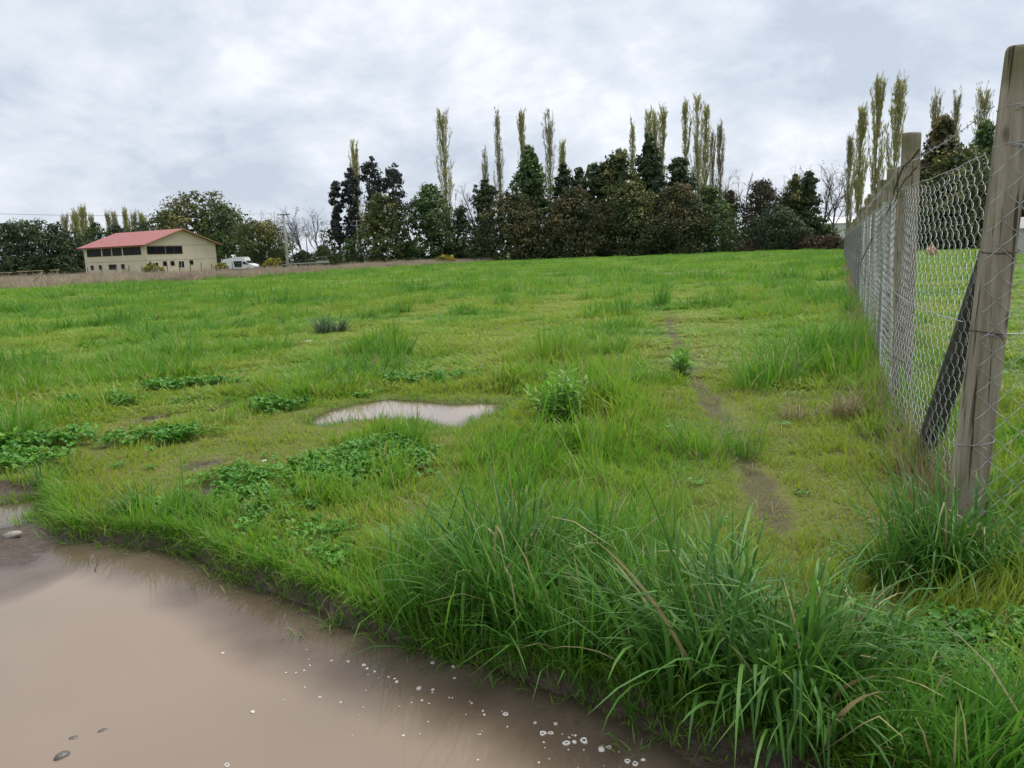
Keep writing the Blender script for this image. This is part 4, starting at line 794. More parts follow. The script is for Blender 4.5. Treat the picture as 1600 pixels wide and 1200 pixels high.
def crown_tree(seed, h, w, prof, nclump=240, per=30, low=.02, fill=1.0, leaf=None, tuft=.17, core=240):
    """trunk with limbs, and a crown of leaf clumps spread over an uneven outline"""
    rng = np.random.default_rng(seed); R = w / 2; cr = MB(); tk = MB(); leaf = leaf or max(.22, h * .0225)
    lob = rng.uniform(0, 6.283, 4); P = PROF[prof]
    def edge_at(f, a): return P(f) * R * (1 + .13 * np.sin(3 * a + lob[0] + 5 * f) + .11 * np.sin(5 * a + lob[1] - 9 * f) + .1 * np.sin(13 * f + lob[2]))
    f = rng.random(nclump * 6); f = f[rng.random(nclump * 6) < .25 + .75 * P(f)][:nclump]; n = len(f); f = low + (1.0 - low) * f; a = rng.uniform(0, 6.283, n)
    edge = edge_at(f, a); k = rng.uniform(.35, 1.0, n) ** .5 * fill; C = np.stack([np.cos(a) * edge * k, np.sin(a) * edge * k, f * h], -1)
    cs = tuft * R * rng.uniform(.5, 1.7, n) * (.55 + .6 * P(f)) + .15
    off = rng.normal(0, 1, (n, per, 3)); off /= np.linalg.norm(off, axis=2)[..., None]; off *= rng.random((n, per, 1)) ** .45
    pos = C[:, None] + off * cs[:, None, None] * [1.15, 1.15, .7]; pos[..., 2] -= .25 * cs[:, None] * (off[..., 0] ** 2 + off[..., 1] ** 2); pos[..., 2] = np.maximum(pos[..., 2], .05)
    out = C / (np.linalg.norm(C * [1, 1, 0], axis=1)[:, None] + .3) * [1, 1, 0] + [0, 0, .5]
    nr = off * .9 + out[:, None] * .35
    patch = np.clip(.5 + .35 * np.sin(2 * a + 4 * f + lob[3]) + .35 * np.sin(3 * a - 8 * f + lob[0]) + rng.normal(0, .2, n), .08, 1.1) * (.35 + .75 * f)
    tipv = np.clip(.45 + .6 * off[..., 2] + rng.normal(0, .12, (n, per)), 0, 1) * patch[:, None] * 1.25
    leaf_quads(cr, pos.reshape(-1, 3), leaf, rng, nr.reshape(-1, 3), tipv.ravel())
    if core:  # large dark inner leaves added to block light through the crown
        fc = low + (.93 - low) * rng.random(core); ac = rng.uniform(0, 6.283, core); rc = edge_at(fc, ac) * .62 * np.sqrt(rng.random(core))
        leaf_quads(cr, np.stack([np.cos(ac) * rc, np.sin(ac) * rc, fc * h + .1], -1), leaf * 3.2, rng, np.stack([np.cos(ac), np.sin(ac), 0 * ac], -1), np.zeros(core), 1.2)
    bend = rng.normal(0, .03 * h, 2)
    tp = [np.array([bend[0] * t * t, bend[1] * t * t, h * .9 * t - .2]) for t in np.linspace(0, 1, 7)]
    tk.tube(tp, np.linspace(max(.12, h * .018), .03, 7), 6)
    for i in rng.choice(n, min(n, 16), replace=False):
        t0 = max(.05, f[i] * .75); s = np.array([bend[0] * t0 ** 2, bend[1] * t0 ** 2, h * .9 * t0 - .2]); tk.tube([s, (s + C[i]) / 2 + [0, 0, -.1], C[i]], [h * .007, h * .005, .02], 4, cap=False)
    return tk.mesh('trunk'), cr.mesh('crown', False)
def poplar(seed, h, w, leafn=1300, spread=1.0):
    rng = np.random.default_rng(seed); R = w / 2; tk = MB(); cr = MB(); nb = 54
    bend = rng.normal(0, .012 * h, 2); ax = lambda t: np.array([bend[0] * t * t, bend[1] * t * t, h * t])
    tk.tube([ax(t) - [0, 0, .2 * (1 - t)] for t in np.linspace(0, .99, 9)], np.linspace(.02 * h ** .75, .03, 9), 6)
    lc = []
    for i in range(nb):
        t0 = rng.uniform(.05, .93); a = rng.uniform(0, 6.283); env = R * (np.clip(1.02 - t0, 0, 1) ** .62) * 1.15 * rng.uniform(.35, 1.05); ln = min(h * rng.uniform(.2, .42), h * (1.03 - t0) * rng.uniform(.8, 1.05))
        s = ax(t0); d = np.array([math.cos(a), math.sin(a), 0]); pts = [s, s + d * env * .55 + [0, 0, ln * .3], s + d * env * .9 + [0, 0, ln * .65], s + d * env + [0, 0, ln]]
        tk.tube(pts, [.07, .05, .03, .012], 3, cap=False); pts = np.array(pts)
        for q in range(4):
            f0 = rng.uniform(.2, 2.6); k = int(f0); b = pts[k] + (pts[k + 1] - pts[k]) * (f0 - k); e = b + np.array([math.cos(a + rng.normal(0, 1)), math.sin(a + rng.normal(0, 1)), 0]) * R * .28 + [0, 0, rng.uniform(.8, 2.0)]; tk.tube([b, (b + e) / 2 + d * .1, e], [.028, .02, .008], 3, cap=False); lc.append((b, e))
        for k in range(3): lc.append((pts[k], pts[k + 1]))
    lc = np.array(lc); j = rng.integers(0, len(lc), leafn); tt = rng.random((leafn, 1)); C = lc[j, 0] + (lc[j, 1] - lc[j, 0]) * tt + rng.normal(0, .1, (leafn, 3))
    dirs = lc[j, 1] - lc[j, 0]; dirs /= np.linalg.norm(dirs, axis=1)[:, None] + 1e-9; dirs = dirs + rng.normal(0, .16, (leafn, 3)) + [0, 0, .45]; dirs /= np.linalg.norm(dirs, axis=1)[:, None]
    sd = np.cross(dirs, rng.normal(0, 1, (leafn, 3))); sd /= np.linalg.norm(sd, axis=1)[:, None]; ln_ = rng.uniform(.35, 1.0, (leafn, 1)); wd_ = rng.uniform(.03, .07, (leafn, 1))
    Vq = np.stack([C - dirs * ln_ * .5, C + sd * wd_, C + dirs * ln_ * .5, C - sd * wd_], 1).reshape(-1, 3); cr.add(Vq, np.arange(leafn * 4).reshape(-1, 4), None, tip=np.repeat(np.clip(rng.normal(.5, .3, leafn), 0, 1), 4), rnd=np.repeat(rng.random(leafn), 4))
    return tk.mesh('trunk'), cr.mesh('crown', False)
def bare_tree(seed, h, w, buds=120):
    rng = np.random.default_rng(seed); tk = MB(); br = MB(); cr = MB(); ends = []
    def grow(p, d, ln, r, lev):
        m = 3; pts = [p]; dd = d.copy()
        for i in range(m): dd = dd + rng.normal(0, .10 + .03 * lev, 3) + [0, 0, .05]; dd /= np.linalg.norm(dd); pts.append(pts[-1] + dd * ln / m)
        (tk if lev == 0 else br).tube(pts, np.linspace(r, r * .55, m + 1), 5 if lev == 0 else 3, cap=False)
        if lev >= 4: ends.append(pts[-1]); return
        for i in range((4, 3, 3, 3)[lev] + (rng.random() < .4)):
            f = rng.uniform(.35, 1.0); k = min(m - 1, int(f * m)); b = pts[k] + (pts[k + 1] - pts[k]) * (f * m - k); q = dd + rng.normal(0, 1, 3) * (.42 + .1 * lev) * np.array([w / h * 2.2, w / h * 2.2, .5]); q[2] = max(q[2], .12); q /= np.linalg.norm(q); grow(b, q, ln * rng.uniform(.5, .72), r * .5, lev + 1)
        if lev < 2: grow(pts[-1], dd, ln * .62, r * .55, lev + 1)
    grow(np.array([0, 0, -.2]), np.array([rng.normal(0, .05), rng.normal(0, .05), 1.0]), h * .42, max(.10, h * .014), 0)
    E_ = np.array(ends); C = E_[rng.integers(0, len(E_), buds)] + rng.normal(0, .25, (buds, 3)); leaf_quads(cr, C, .15, rng, np.tile([0, 0, .3], (buds, 1)), rng.random(buds))
    top = max(max(v[:, 2].max() for v in B.V) for B in (tk, br))
    for B in (tk, br, cr): B.V = [v * [h / top, h / top, h / top] for v in B.V]
    return tk.mesh('trunk'), br.mesh('branches'), cr.mesh('buds', False)
def place(px, top, Y):
    p = at_depth(px, top, Y); return np.array([p[0], p[1], 0.0]), p[2]
def plant_tree(kind, px, top, wpx, Y, label, style='green', prof='dome', group=None, seed=None, **kw):
    base, h = place(px, top, Y); w = wpx / F * Y * (1.36 if kind == 'evergreen' else 1.1); seed = seed or int(px * 13 + top * 7 + Y)
    base[2] = float(field_z(base[:1], base[1:2])[0]) - .05
    if kind == 'evergreen':
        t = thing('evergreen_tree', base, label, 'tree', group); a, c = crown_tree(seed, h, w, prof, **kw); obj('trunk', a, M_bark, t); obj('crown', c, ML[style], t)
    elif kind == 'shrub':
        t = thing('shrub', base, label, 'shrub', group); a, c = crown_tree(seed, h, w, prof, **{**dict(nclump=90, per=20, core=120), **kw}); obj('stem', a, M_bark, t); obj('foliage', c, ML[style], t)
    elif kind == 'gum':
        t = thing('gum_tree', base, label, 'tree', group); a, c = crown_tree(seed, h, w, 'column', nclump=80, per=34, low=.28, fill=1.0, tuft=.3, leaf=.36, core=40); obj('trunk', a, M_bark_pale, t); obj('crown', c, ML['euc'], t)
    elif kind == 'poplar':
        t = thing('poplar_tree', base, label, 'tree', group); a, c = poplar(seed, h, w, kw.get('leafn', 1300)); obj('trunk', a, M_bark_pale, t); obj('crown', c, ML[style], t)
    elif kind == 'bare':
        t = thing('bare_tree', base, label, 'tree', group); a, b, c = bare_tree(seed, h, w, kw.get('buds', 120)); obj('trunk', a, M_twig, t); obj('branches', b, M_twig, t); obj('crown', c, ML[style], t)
    return t
GE = 'evergreens along the far side of the field'; GP = 'poplars in the far tree line'; GB = 'leafless trees in the far tree line'
EV = [ # px, top, width, depth, style, profile, label
    (592, 303, 66, 138, 'olive', 'dome', 'olive tipped evergreen in front of the two rightmost gum trees'),
    (668, 288, 74, 140, 'green', 'dome', 'broad green evergreen below the tall poplar left of the centre'),
    (722, 322, 50, 142, 'dark', 'dome', 'low dark evergreen right of the broad green one'),
    (757, 280, 36, 146, 'dark', 'column', 'narrow dark evergreen below the slender poplar pair'),
    (795, 298, 96, 136, 'brown', 'dome', 'wide brown tipped evergreen at the left end of the dense tree wall'),
    (826, 228, 62, 142, 'green', 'cone', 'tall pointed evergreen with a pale olive top in the left of the tree wall'),
    (893, 292, 84, 136, 'brown', 'dome', 'drooping brownish evergreen in the middle of the tree wall'),
    (880, 255, 46, 148, 'dark', 'cone', 'dark evergreen behind the drooping brownish one'),
    (905, 262, 44, 150, 'dark', 'cone', 'thin dark evergreen with ragged top in the middle of the tree wall'),
    (932, 250, 48, 146, 'dark', 'column', 'ragged dark evergreen left of the big olive one'),
    (966, 233, 74, 144, 'olive', 'dome', 'big olive evergreen with a broad flat top in the tree wall'),
    (1015, 208, 56, 146, 'dark', 'cone', 'tallest dark evergreen with a spire top in the tree wall'),
    (985, 286, 86, 137, 'olive', 'dome', 'olive brown evergreen in front of the spire topped one'),
    (1062, 242, 52, 148, 'dark', 'dome', 'bluish dark evergreen below the poplar cluster'),
    (1058, 288, 90, 136, 'brown', 'dome', 'rusty brown evergreen near the right end of the tree wall'),
    (1108, 290, 76, 137, 'green', 'dome', 'rounded green evergreen at the right end of the tree wall'),
    (1141, 297, 26, 150, 'twig', 'column', 'thin brownish column shaped tree just right of the tree wall'),
    (1192, 281, 66, 156, 'twig', 'dome', 'grey brown twiggy tree in the gap right of the tree wall'),
    (1220, 323, 76, 138, 'dark', 'dome', 'low dark round evergreen in front of the twin topped one'),
    (1243, 272, 50, 144, 'olive', 'cone', 'olive half of the twin topped evergreen near the fence'),
    (1264, 264, 40, 144, 'dark', 'cone', 'darker pointed half of the twin topped evergreen near the fence'),
    (1182, 342, 44, 146, 'dark', 'dome', 'small dark bush tree left of the low round evergreen'),
    (1476, 178, 72, 92, 'brown', 'cone', 'pointed brown tipped evergreen behind the fence, left of the two'),
    (1542, 188, 66, 95, 'green', 'cone', 'green topped evergreen behind the fence nearest the corner post'),
    (1510, 232, 150, 88, 'olive', 'dome', 'wide olive evergreen mass behind the fence'),
    (1610, 235, 110, 90, 'dark', 'dome', 'dark evergreen behind the corner post at the right edge'),
    (1440, 262, 70, 96, 'dark', 'dome', 'dark evergreen behind the second fence post'),
    (312, 302, 92, 150, 'olive', 'round', 'large round headed evergreen rising behind the building'),
    (348, 322, 84, 146, 'green', 'dome', 'green evergreen right behind the gable end'),
    (404, 345, 62, 134, 'olive', 'round', 'round brownish evergreen behind the white van'),
    (262, 328, 66, 152, 'green', 'dome', 'green evergreen behind the red roof ridge'),
    (222, 346, 60, 158, 'dark', 'dome', 'low dark evergreen behind the middle of the roof'),
    (182, 350, 50, 156, 'dark', 'cone', 'dark pointed conifer behind the left half of the roof'),
    (146, 348, 50, 154, 'green', 'dome', 'green tree behind the left end of the roof'),
    (108, 358, 48, 140, 'dark', 'dome', 'dark tree left beside the building'),
    (84, 346, 46, 136, 'dark', 'dome', 'dark tree second to the left of the building'),
    (58, 344, 46, 134, 'dark', 'round', 'dark tree third to the left of the building'),
    (32, 343, 44, 136, 'green', 'round', 'loose topped green tree near the left edge'),
    (8, 348, 50, 132, 'dark', 'dome', 'dark tree at the left edge'),
    (-30, 344, 60, 134, 'dark', 'dome', 'dark tree cut by the left edge of the picture')]
for px, top, w, Y, st, pf, lab in EV:
    big = w > 60; plant_tree('evergreen', px, top, w, Y, lab, st, pf, GE, nclump=270 if big else 170, core=60 if px < 112 else 240)
for px, top, w, lab in ((523, 278, 20, 'leftmost slim dark gum tree'), (545, 262, 28, 'dark gum tree hugging the poplar'), (578, 243, 38, 'open crowned gum tree, tallest of the four'), (613, 253, 32, 'rightmost gum tree with a dark tuft on top')):
    plant_tree('gum', px, top, w, 150, lab, group='gum trees left of the centre')
POP = [(553, 229, 20, 152, 'pop', 'pale yellow poplar standing among the dark gum trees'), (691, 179, 30, 160, 'pop', 'tallest poplar left of the centre with side shoots'), (757, 238, 14, 165, 'popbare', 'shorter slender poplar of the pair left of the centre'), (777, 179, 17, 160, 'popbare', 'taller slender poplar of the pair left of the centre'),
       (815, 180, 18, 160, 'pop', 'poplar rising behind the tall pointed evergreen'), (857, 177, 26, 158, 'popbare', 'brownish nearly leafless poplar at the picture centre'), (877, 228, 18, 165, 'pop', 'short greenish poplar right of the leafless one'), (990, 197, 14, 165, 'pop', 'leftmost thin poplar of the group behind the spire topped evergreen'),
       (1012, 176, 18, 160, 'pop', 'poplar directly behind the spire topped evergreen'), (1022, 182, 16, 166, 'pop', 'poplar just right behind the spire topped evergreen'), (1034, 176, 20, 160, 'pop', 'yellow poplar right of the spire topped evergreen'), (1073, 166, 18, 162, 'pop', 'left poplar of the tall yellow cluster'),
       (1092, 156, 24, 158, 'pop', 'tallest poplar in the middle of the yellow cluster'), (1102, 168, 20, 162, 'pop', 'right poplar of the tall yellow cluster'), (1115, 212, 13, 165, 'popbare', 'thin bare poplar right of the yellow cluster'), (1127, 199, 18, 164, 'popbare', 'sparse poplar at the right end of the tree wall'),
       (1329, 220, 16, 130, 'popbare', 'first sparse poplar above the fence line'), (1347, 174, 24, 124, 'pop', 'second poplar above the fence line'), (1374, 128, 28, 116, 'pop', 'tall left poplar of the pair above the fence'), (1401, 131, 30, 114, 'pop', 'tall right poplar of the pair above the fence'),
       (1466, 154, 20, 112, 'popbare', 'poplar tops left behind the pointed evergreen'), (1492, 155, 20, 112, 'popbare', 'poplar tops right behind the pointed evergreen'), (1540, 149, 38, 110, 'popbare', 'spreading poplar top behind the green topped evergreen'),
       (101, 340, 16, 185, 'popbare', 'leftmost of the pale distant poplars'), (118, 334, 18, 185, 'pop', 'distant poplar second from the left'), (128, 328, 18, 182, 'pop', 'tallest of the distant left poplars'), (140, 340, 16, 188, 'popbare', 'distant poplar right of the tallest left one'), (168, 336, 14, 190, 'popbare', 'first of the thin distant poplars above the roof'),
       (177, 334, 14, 190, 'popbare', 'second of the thin distant poplars above the roof'), (196, 333, 14, 188, 'pop', 'third of the thin distant poplars above the roof'), (208, 338, 14, 190, 'popbare', 'fourth of the thin distant poplars above the roof'), (222, 338, 18, 186, 'pop', 'last thin distant poplar above the roof')]
for px, top, w, Y, st, lab in POP: plant_tree('poplar', px, top, w, Y, lab, st, group=GP, leafn=2900 if st == 'pop' else 1500)
BARE = [(368, 322, 40, 165, 'leafless tree right of the gable'), (396, 326, 36, 168, 'leafless tree above the round brownish evergreen'), (424, 330, 36, 165, 'leafless tree left of the concrete pole'), (452, 320, 40, 158, 'leafless tree directly behind the concrete pole'), (472, 318, 36, 160, 'leafless tree just right of the concrete pole'), (498, 320, 38, 156, 'leafless tree midway between pole and gums'),
        (640, 296, 40, 165, 'leafless tree between the gums and the broad green evergreen'), (712, 288, 44, 165, 'leafless tree right of the tallest left poplar'), (738, 280, 40, 165, 'leafless tree left of the slender poplar pair'), (912, 254, 26, 170, 'leafless tree top in the middle of the tree wall'), (1148, 262, 44, 165, 'first leafless tree in the gap right of the tree wall'), (1170, 264, 44, 170, 'second leafless tree in the gap right of the tree wall'),
        (1205, 262, 50, 168, 'leafless tree behind the twiggy one'), (1245, 256, 40, 170, 'leafless tree behind the twin topped evergreen'), (1283, 250, 36, 150, 'leafless tree right of the twin topped evergreen'), (1305, 250, 32, 150, 'leafless tree nearest the far end of the fence')]
for px, top, w, Y, lab in BARE: plant_tree('bare', px, top, w, Y, lab, 'twig', group=GB)
SH = [(505, 385, 50, 142, 'pale', 'low pale shrub right of the concrete pole'), (520, 345, 48, 150, 'pale', 'pale rounded willow shrub in front of the gum trees'), (548, 372, 44, 140, 'green', 'green shrub under the twin wooden poles'), (472, 392, 44, 146, 'dark', 'dark shrub behind the low trailer'), (432, 388, 40, 146, 'dark', 'dark shrub left of the concrete pole'), (380, 392, 46, 148, 'dark', 'dark shrub behind the van'), (640, 385, 40, 142, 'dark', 'dark shrub between the first evergreens'), (700, 382, 44, 144, 'dark', 'dark shrub left of the low dark evergreen'), (745, 384, 44, 138, 'green', 'green shrub at the end of the dry weeds'),
      (845, 360, 50, 140, 'dark', 'dark shrub filling the tree wall left'), (935, 352, 56, 140, 'dark', 'dark shrub filling the tree wall middle'), (1020, 350, 52, 141, 'dark', 'dark shrub filling the tree wall right'), (1168, 376, 56, 139, 'bracken', 'brown bracken clump in the gap right of the tree wall'), (1145, 378, 44, 138, 'bracken', 'brown bracken clump at the right foot of the tree wall'), (1280, 370, 44, 132, 'bracken', 'brown bracken clump left of the fence end'), (1300, 366, 36, 128, 'bracken', 'brown bracken clump at the fence end'), (1292, 350, 50, 142, 'green', 'green shrub below the white shed roof'), (1262, 372, 36, 134, 'bracken', 'brown bracken clump beside the twin topped evergreen'),
      (1580, 330, 80, 92, 'dark', 'dark shrub behind the corner post'), (1500, 330, 110, 90, 'dark', 'dark shrub skirt under the wide olive mass'), (1440, 335, 80, 95, 'dark', 'dark shrub skirt behind the second post'), (1395, 330, 70, 110, 'dark', 'dark shrub behind the third fence post'), (1350, 340, 60, 118, 'dark', 'dark shrub behind the far fence posts'),
      (130, 395, 44, 140, 'dark', 'dark shrub at the left wall of the building'), (95, 398, 50, 134, 'dark', 'dark shrub behind the rightmost wooden stand'), (60, 398, 50, 132, 'dark', 'dark shrub behind the middle wooden stands'), (25, 400, 50, 130, 'dark', 'dark shrub behind the left wooden stands'), (-15, 400, 50, 130, 'dark', 'dark shrub cut by the left edge')]
for px, top, w, Y, st, lab in SH: plant_tree('shrub', px, top, w, Y, lab, st, 'dome', low=.0)
for px, top, w, Y, lab in ((238, 412, 24, 100, 'yellow flowering broom in front of the building corner'), (345, 412, 15, 108, 'yellow flowering broom left of the van'), (426, 404, 24, 108, 'yellow flowering broom between van and concrete pole'), (696, 399, 26, 122, 'yellow flowering broom at the end of the dry weeds')):
    plant_tree('shrub', px, top, w, Y, lab, 'broom', 'round', 'flowering broom bushes', low=.15, nclump=40, per=20, leaf=.2, core=30)

# ------------------------------------------------------------------ building
M_wall = plain('beige_render', (0.70, 0.60, 0.45), .85, .08, .6); M_roof = plain('red_sheet_roof', (0.42, 0.155, 0.145), .5, .18, 1.2, stretch=(1, 1, 1)); M_trim = plain('brown_trim', (0.10, 0.045, 0.03), .7, .2)
M_glass = plain('dark_glass', (0.012, 0.014, 0.02), .4, .4, .8, spec=.12); M_white = plain('white_paint', (.75, .75, .74), .45, .06, 3, spec=.5); M_frame = plain('window_frame_brown', (.12, .06, .04), .7, .2); M_conc = plain('concrete', (.42, .41, .38), .85, .2, 3)
def building():
    s = .94; mid = np.array([-59.5 * s + 1.25, 126 * s]); lv = np.array([-15, 9.0]); lv /= np.linalg.norm(lv); gv = np.array([9.0, 15]); gv /= np.linalg.norm(gv); LL, GL, EH, AH = 17.2 * s, 13.5 * s, 4.55, 6.75
    rz = math.atan2(gv[1], gv[0])        # local x along the gable wall, local y along the long wall
    t = thing('farm_building', (mid[0], mid[1], 0), 'two storey beige building with a faded red roof and dark window bands', 'building', rz=rz)
    V = np.array([[0, 0, -.3], [GL, 0, -.3], [GL, LL, -.3], [0, LL, -.3], [0, 0, EH], [GL, 0, EH], [GL, LL, EH], [0, LL, EH], [GL / 2, 0, AH], [GL / 2, LL, AH]])
    B = MB(); B.add(V, [[0, 1, 5, 4], [2, 3, 7, 6], [1, 2, 6, 5], [3, 0, 4, 7]], [[4, 5, 8], [6, 7, 9]]); wall = obj('wall', B.mesh('wall', False), M_wall, t)
    for z in (2.1, 4.35):
        B = MB(); B.box((GL / 2, -.012, z), (GL - .02, .02, .05)); 
        if z < 3: B.box((-.012, LL / 2, z), (.02, LL - .02, .05))
        obj('joint_strip', B.mesh('joint_strip', False), plain('joint', (.33, .27, .17), .9, .1), wall)
    ov = .75; sl = (AH - EH) / (GL / 2); B = MB()
    for sgn in (0, 1):
        x0 = -ov if sgn == 0 else GL + ov; z0 = EH - sl * ov + .06; xa = GL / 2; za = AH + .06; th = .09
        P = []
        for yy in (-ov, LL + ov): P += [[x0, yy, z0], [xa, yy, za], [xa, yy, za + th], [x0, yy, z0 + th]]
        B.add(np.array(P), [[0, 1, 2, 3], [4, 7, 6, 5], [3, 2, 6, 7], [0, 4, 5, 1], [0, 3, 7, 4]])
    roof = obj('roof', B.mesh('roof', False), M_roof, t)
    for sgn in (0, 1):
        B = MB(); x0 = -ov if sgn == 0 else GL + ov; z0 = EH - sl * ov + .1; n = 2
        B.add(np.array([[x0, -ov - .02, z0 - .16], [GL / 2, -ov - .02, AH - .06], [GL / 2, -ov - .02, AH + .12], [x0, -ov - .02, z0 + .05], [x0, -ov - .06, z0 - .16], [GL / 2, -ov - .06, AH - .06], [GL / 2, -ov - .06, AH + .12], [x0, -ov - .06, z0 + .05]]), [[0, 1, 2, 3], [4, 7, 6, 5], [0, 4, 5, 1], [3, 2, 6, 7]])
        obj('barge_board', B.mesh('barge_board', False), plain('barge', (.30, .2, .1), .8, .2), roof)
    B = MB(); B.box((-ov - .02, LL / 2, EH - sl * ov + .07), (.05, LL + 2 * ov, .16)); obj('gutter', B.mesh('gutter', False), plain('gutter_red', (.24, .05, .045), .6, .2), roof)
    for k in range(28):
        B = MB(); yy = -ov + (k + .5) * (LL + 2 * ov) / 28; B.add(np.array([[-ov, yy - .03, EH - sl * ov + .155], [GL / 2, yy - .03, AH + .155], [GL / 2, yy + .03, AH + .155], [-ov, yy + .03, EH - sl * ov + .155], [-ov, yy, EH - sl * ov + .185], [GL / 2, yy, AH + .185]]), [[0, 1, 5, 4], [4, 5, 2, 3]]); obj('roof_rib', B.mesh('roof_rib', False), M_roof, roof)
    def win(side, a, b, z0, z1, mull, name='window', frame=M_frame, pane=M_glass):
        w = obj(name, None, None, t); fr = MB(); gl = MB(); d = .03
        def bx(Bx, u0, u1, v0, v1, e0, e1):
            if side == 'g': Bx.box(((u0 + u1) / 2, -(e0 + e1) / 2, (v0 + v1) / 2), (u1 - u0, e1 - e0, v1 - v0))
            else: Bx.box((-(e0 + e1) / 2, (u0 + u1) / 2, (v0 + v1) / 2), (e1 - e0, u1 - u0, v1 - v0))
        bx(gl, a, b, z0, z1, .002, .02); fw = .05
        for q in ((a - fw, b + fw, z1, z1 + fw), (a - fw, b + fw, z0 - fw, z0), (a - fw, a, z0, z1), (b, b + fw, z0, z1)): bx(fr, *q, .003, .06)
        for k in range(1, mull): x = a + (b - a) * k / mull; bx(fr, x - .025, x + .025, z0, z1, .021, .05)
        obj('frame', fr.mesh('frame', False), frame, w); obj('pane', gl.mesh('pane', False), pane, w)
    G = lambda f: f * GL
    for a, b in ((.02, .255), (.27, .495)): win('g', G(a), G(b), 3.05, 4.18, 2)
    for a, b, z0, z1, fr in ((.07, .145, .75, 1.75, M_white), (.215, .26, 1.25, 1.85, M_frame), (.32, .365, 1.25, 1.85, M_frame), (.43, .505, .85, 1.85, M_white), (.59, .635, 1.3, 1.9, M_frame)): win('g', G(a), G(b), z0, z1, 2 if fr is M_white else 1, frame=fr)
    Lf = lambda f: f * LL
    for a, b in ((.075, .345), (.375, .52), (.545, .68), (.71, .94)): win('l', Lf(a), Lf(b), 3.05, 4.15, 3)
    for a, b, z0, z1 in ((.355, .40, .95, 1.65), (.485, .60, .95, 1.65), (.725, .765, 1.0, 1.6), (.865, .905, 1.0, 1.6)): win('l', Lf(a), Lf(b), z0, z1, 2 if b - a > .1 else 1)
    B = MB(); B.box((-.5, Lf(.34), .45), (.8, 1.0, .9)); obj('gas_box', B.mesh('gas_box', False), M_wall, t); B = MB(); B.box((-1.0, Lf(1.04), .18), (2.0, 3.6, .36)); obj('terrace_slab', B.mesh('terrace_slab', False), M_conc, t)
building()

# ------------------------------------------------------------------ van
def van():
    base = gnd(0, 0) * 0; c = at_depth(376, 411, 122); t = thing('parked_van', (c[0], c[1], 0), 'white panel van parked right of the building with its side door open', 'van', rz=math.radians(-12)); t.scale = (1.0, 1.0, .79)
    side = np.array([(-2.75, .45), (-2.75, 1.2), (-2.62, 2.0), (-2.4, 2.42), (-1.2, 2.55), (.9, 2.62), (1.15, 2.55), (1.25, 2.05), (1.75, 1.45), (2.55, 1.15), (2.75, .9), (2.75, .45)])
    B = MB(); n = len(side); W = .98; inset = np.array([0, 0, .03, .12, .16, .16, .14, .1, .06, .04, .02, 0])
    V = np.concatenate([np.column_stack([side[:, 0], -W + inset, side[:, 1]]), np.column_stack([side[:, 0], W - inset, side[:, 1]])]); Q = [[i, (i + 1) % n, n + (i + 1) % n, n + i] for i in range(n)]
    B.add(V, Q); from_fan = [[0, i + 1, i] for i in range(1, n - 1)] + [[n, n + i, n + i + 1] for i in range(1, n - 1)]; B.T.append(np.array(from_fan)); body = obj('body', B.mesh('body', False), M_white, t)
    def panel(name, pts, mat, yo=.012, par=t):
        P = np.array([(x, -(W + yo) + np.interp(z, [.45, 1.2, 2.0, 2.45], [0, 0, .06, .15]), z) for x, z in pts]); P2_ = P + [0, .02, 0]; m = len(P); Bp = MB(); Bp.add(np.vstack([P, P2_]), [[i, i + m, (i + 1) % m + m, (i + 1) % m] for i in range(m)], [[0, i, i + 1] for i in range(1, m - 1)] + [[m, m + i + 1, m + i] for i in range(1, m - 1)]); return obj(name, Bp.mesh(name, False), mat, par)
    M_in = plain('van_inside_shade', (.03, .03, .032), .8, .3)
    panel('door_opening_shade', [(-.45, .75), (.75, .75), (.75, 1.95), (-.7, 1.95)], M_in); sd = panel('sliding_door', [(-1.75, .6), (-.5, .6), (-.7, 2.0), (-1.75, 2.0)], M_white, .05); panel('window', [(-2.55, 1.2), (-1.95, 1.2), (-1.95, 1.75), (-2.45, 1.75)], M_glass, .02)  # near-black sheet on the closed side paints the shade inside the open door
    fd = panel('front_door', [(.85, .6), (1.95, .6), (1.75, 1.4), (1.3, 1.95), (.85, 1.95)], M_white, .02); panel('window', [(.95, 1.3), (1.68, 1.3), (1.32, 1.82), (.95, 1.82)], M_glass, .045)
    B = MB(); B.add(np.array([[1.28, -.8, 2.0], [1.78, -.86, 1.46], [1.78, .86, 1.46], [1.28, .8, 2.0]]) + [.02, 0, .02], [[0, 1, 2, 3]]); obj('windscreen', B.mesh('windscreen', False), M_glass, t)
    B = MB(); B.box((.2, 0, 2.68), (1.7, 1.3, .12)); obj('roof_hatch', B.mesh('roof_hatch', False), M_white, t)
    M_tyre = plain('tyre', (.02, .02, .02), .9, .2)
    for x in (-1.75, 1.85):
        for y in (-.9, .9):
            B = MB(); B.tube([(x, y - .1, .34), (x, y + .1, .34)], .34, 16); w = obj('wheel', B.mesh('wheel'), M_tyre, t); B = MB(); B.tube([(x, y - .115, .34), (x, y + .115, .34)], .19, 12); obj('rim', B.mesh('rim'), plain('rim', (.4, .4, .4), .4, .1, metal=.6), w)
    for y in (-.72, .72): B = MB(); B.box((2.72, y, .92), (.12, .3, .18)); obj('headlight', B.mesh('headlight', False), plain('lamp_glass', (.6, .6, .6), .2, .1), t)
    B = MB(); B.box((2.76, 0, .55), (.12, 1.9, .22)); obj('bumper', B.mesh('bumper', False), plain('bumper', (.06, .06, .06), .7, .2), t)
    B = MB(); B.box((1.75, -1.1, 1.35), (.1, .2, .28)); obj('mirror', B.mesh('mirror', False), plain('mirror_black', (.03, .03, .03), .6, .2), t)
van()

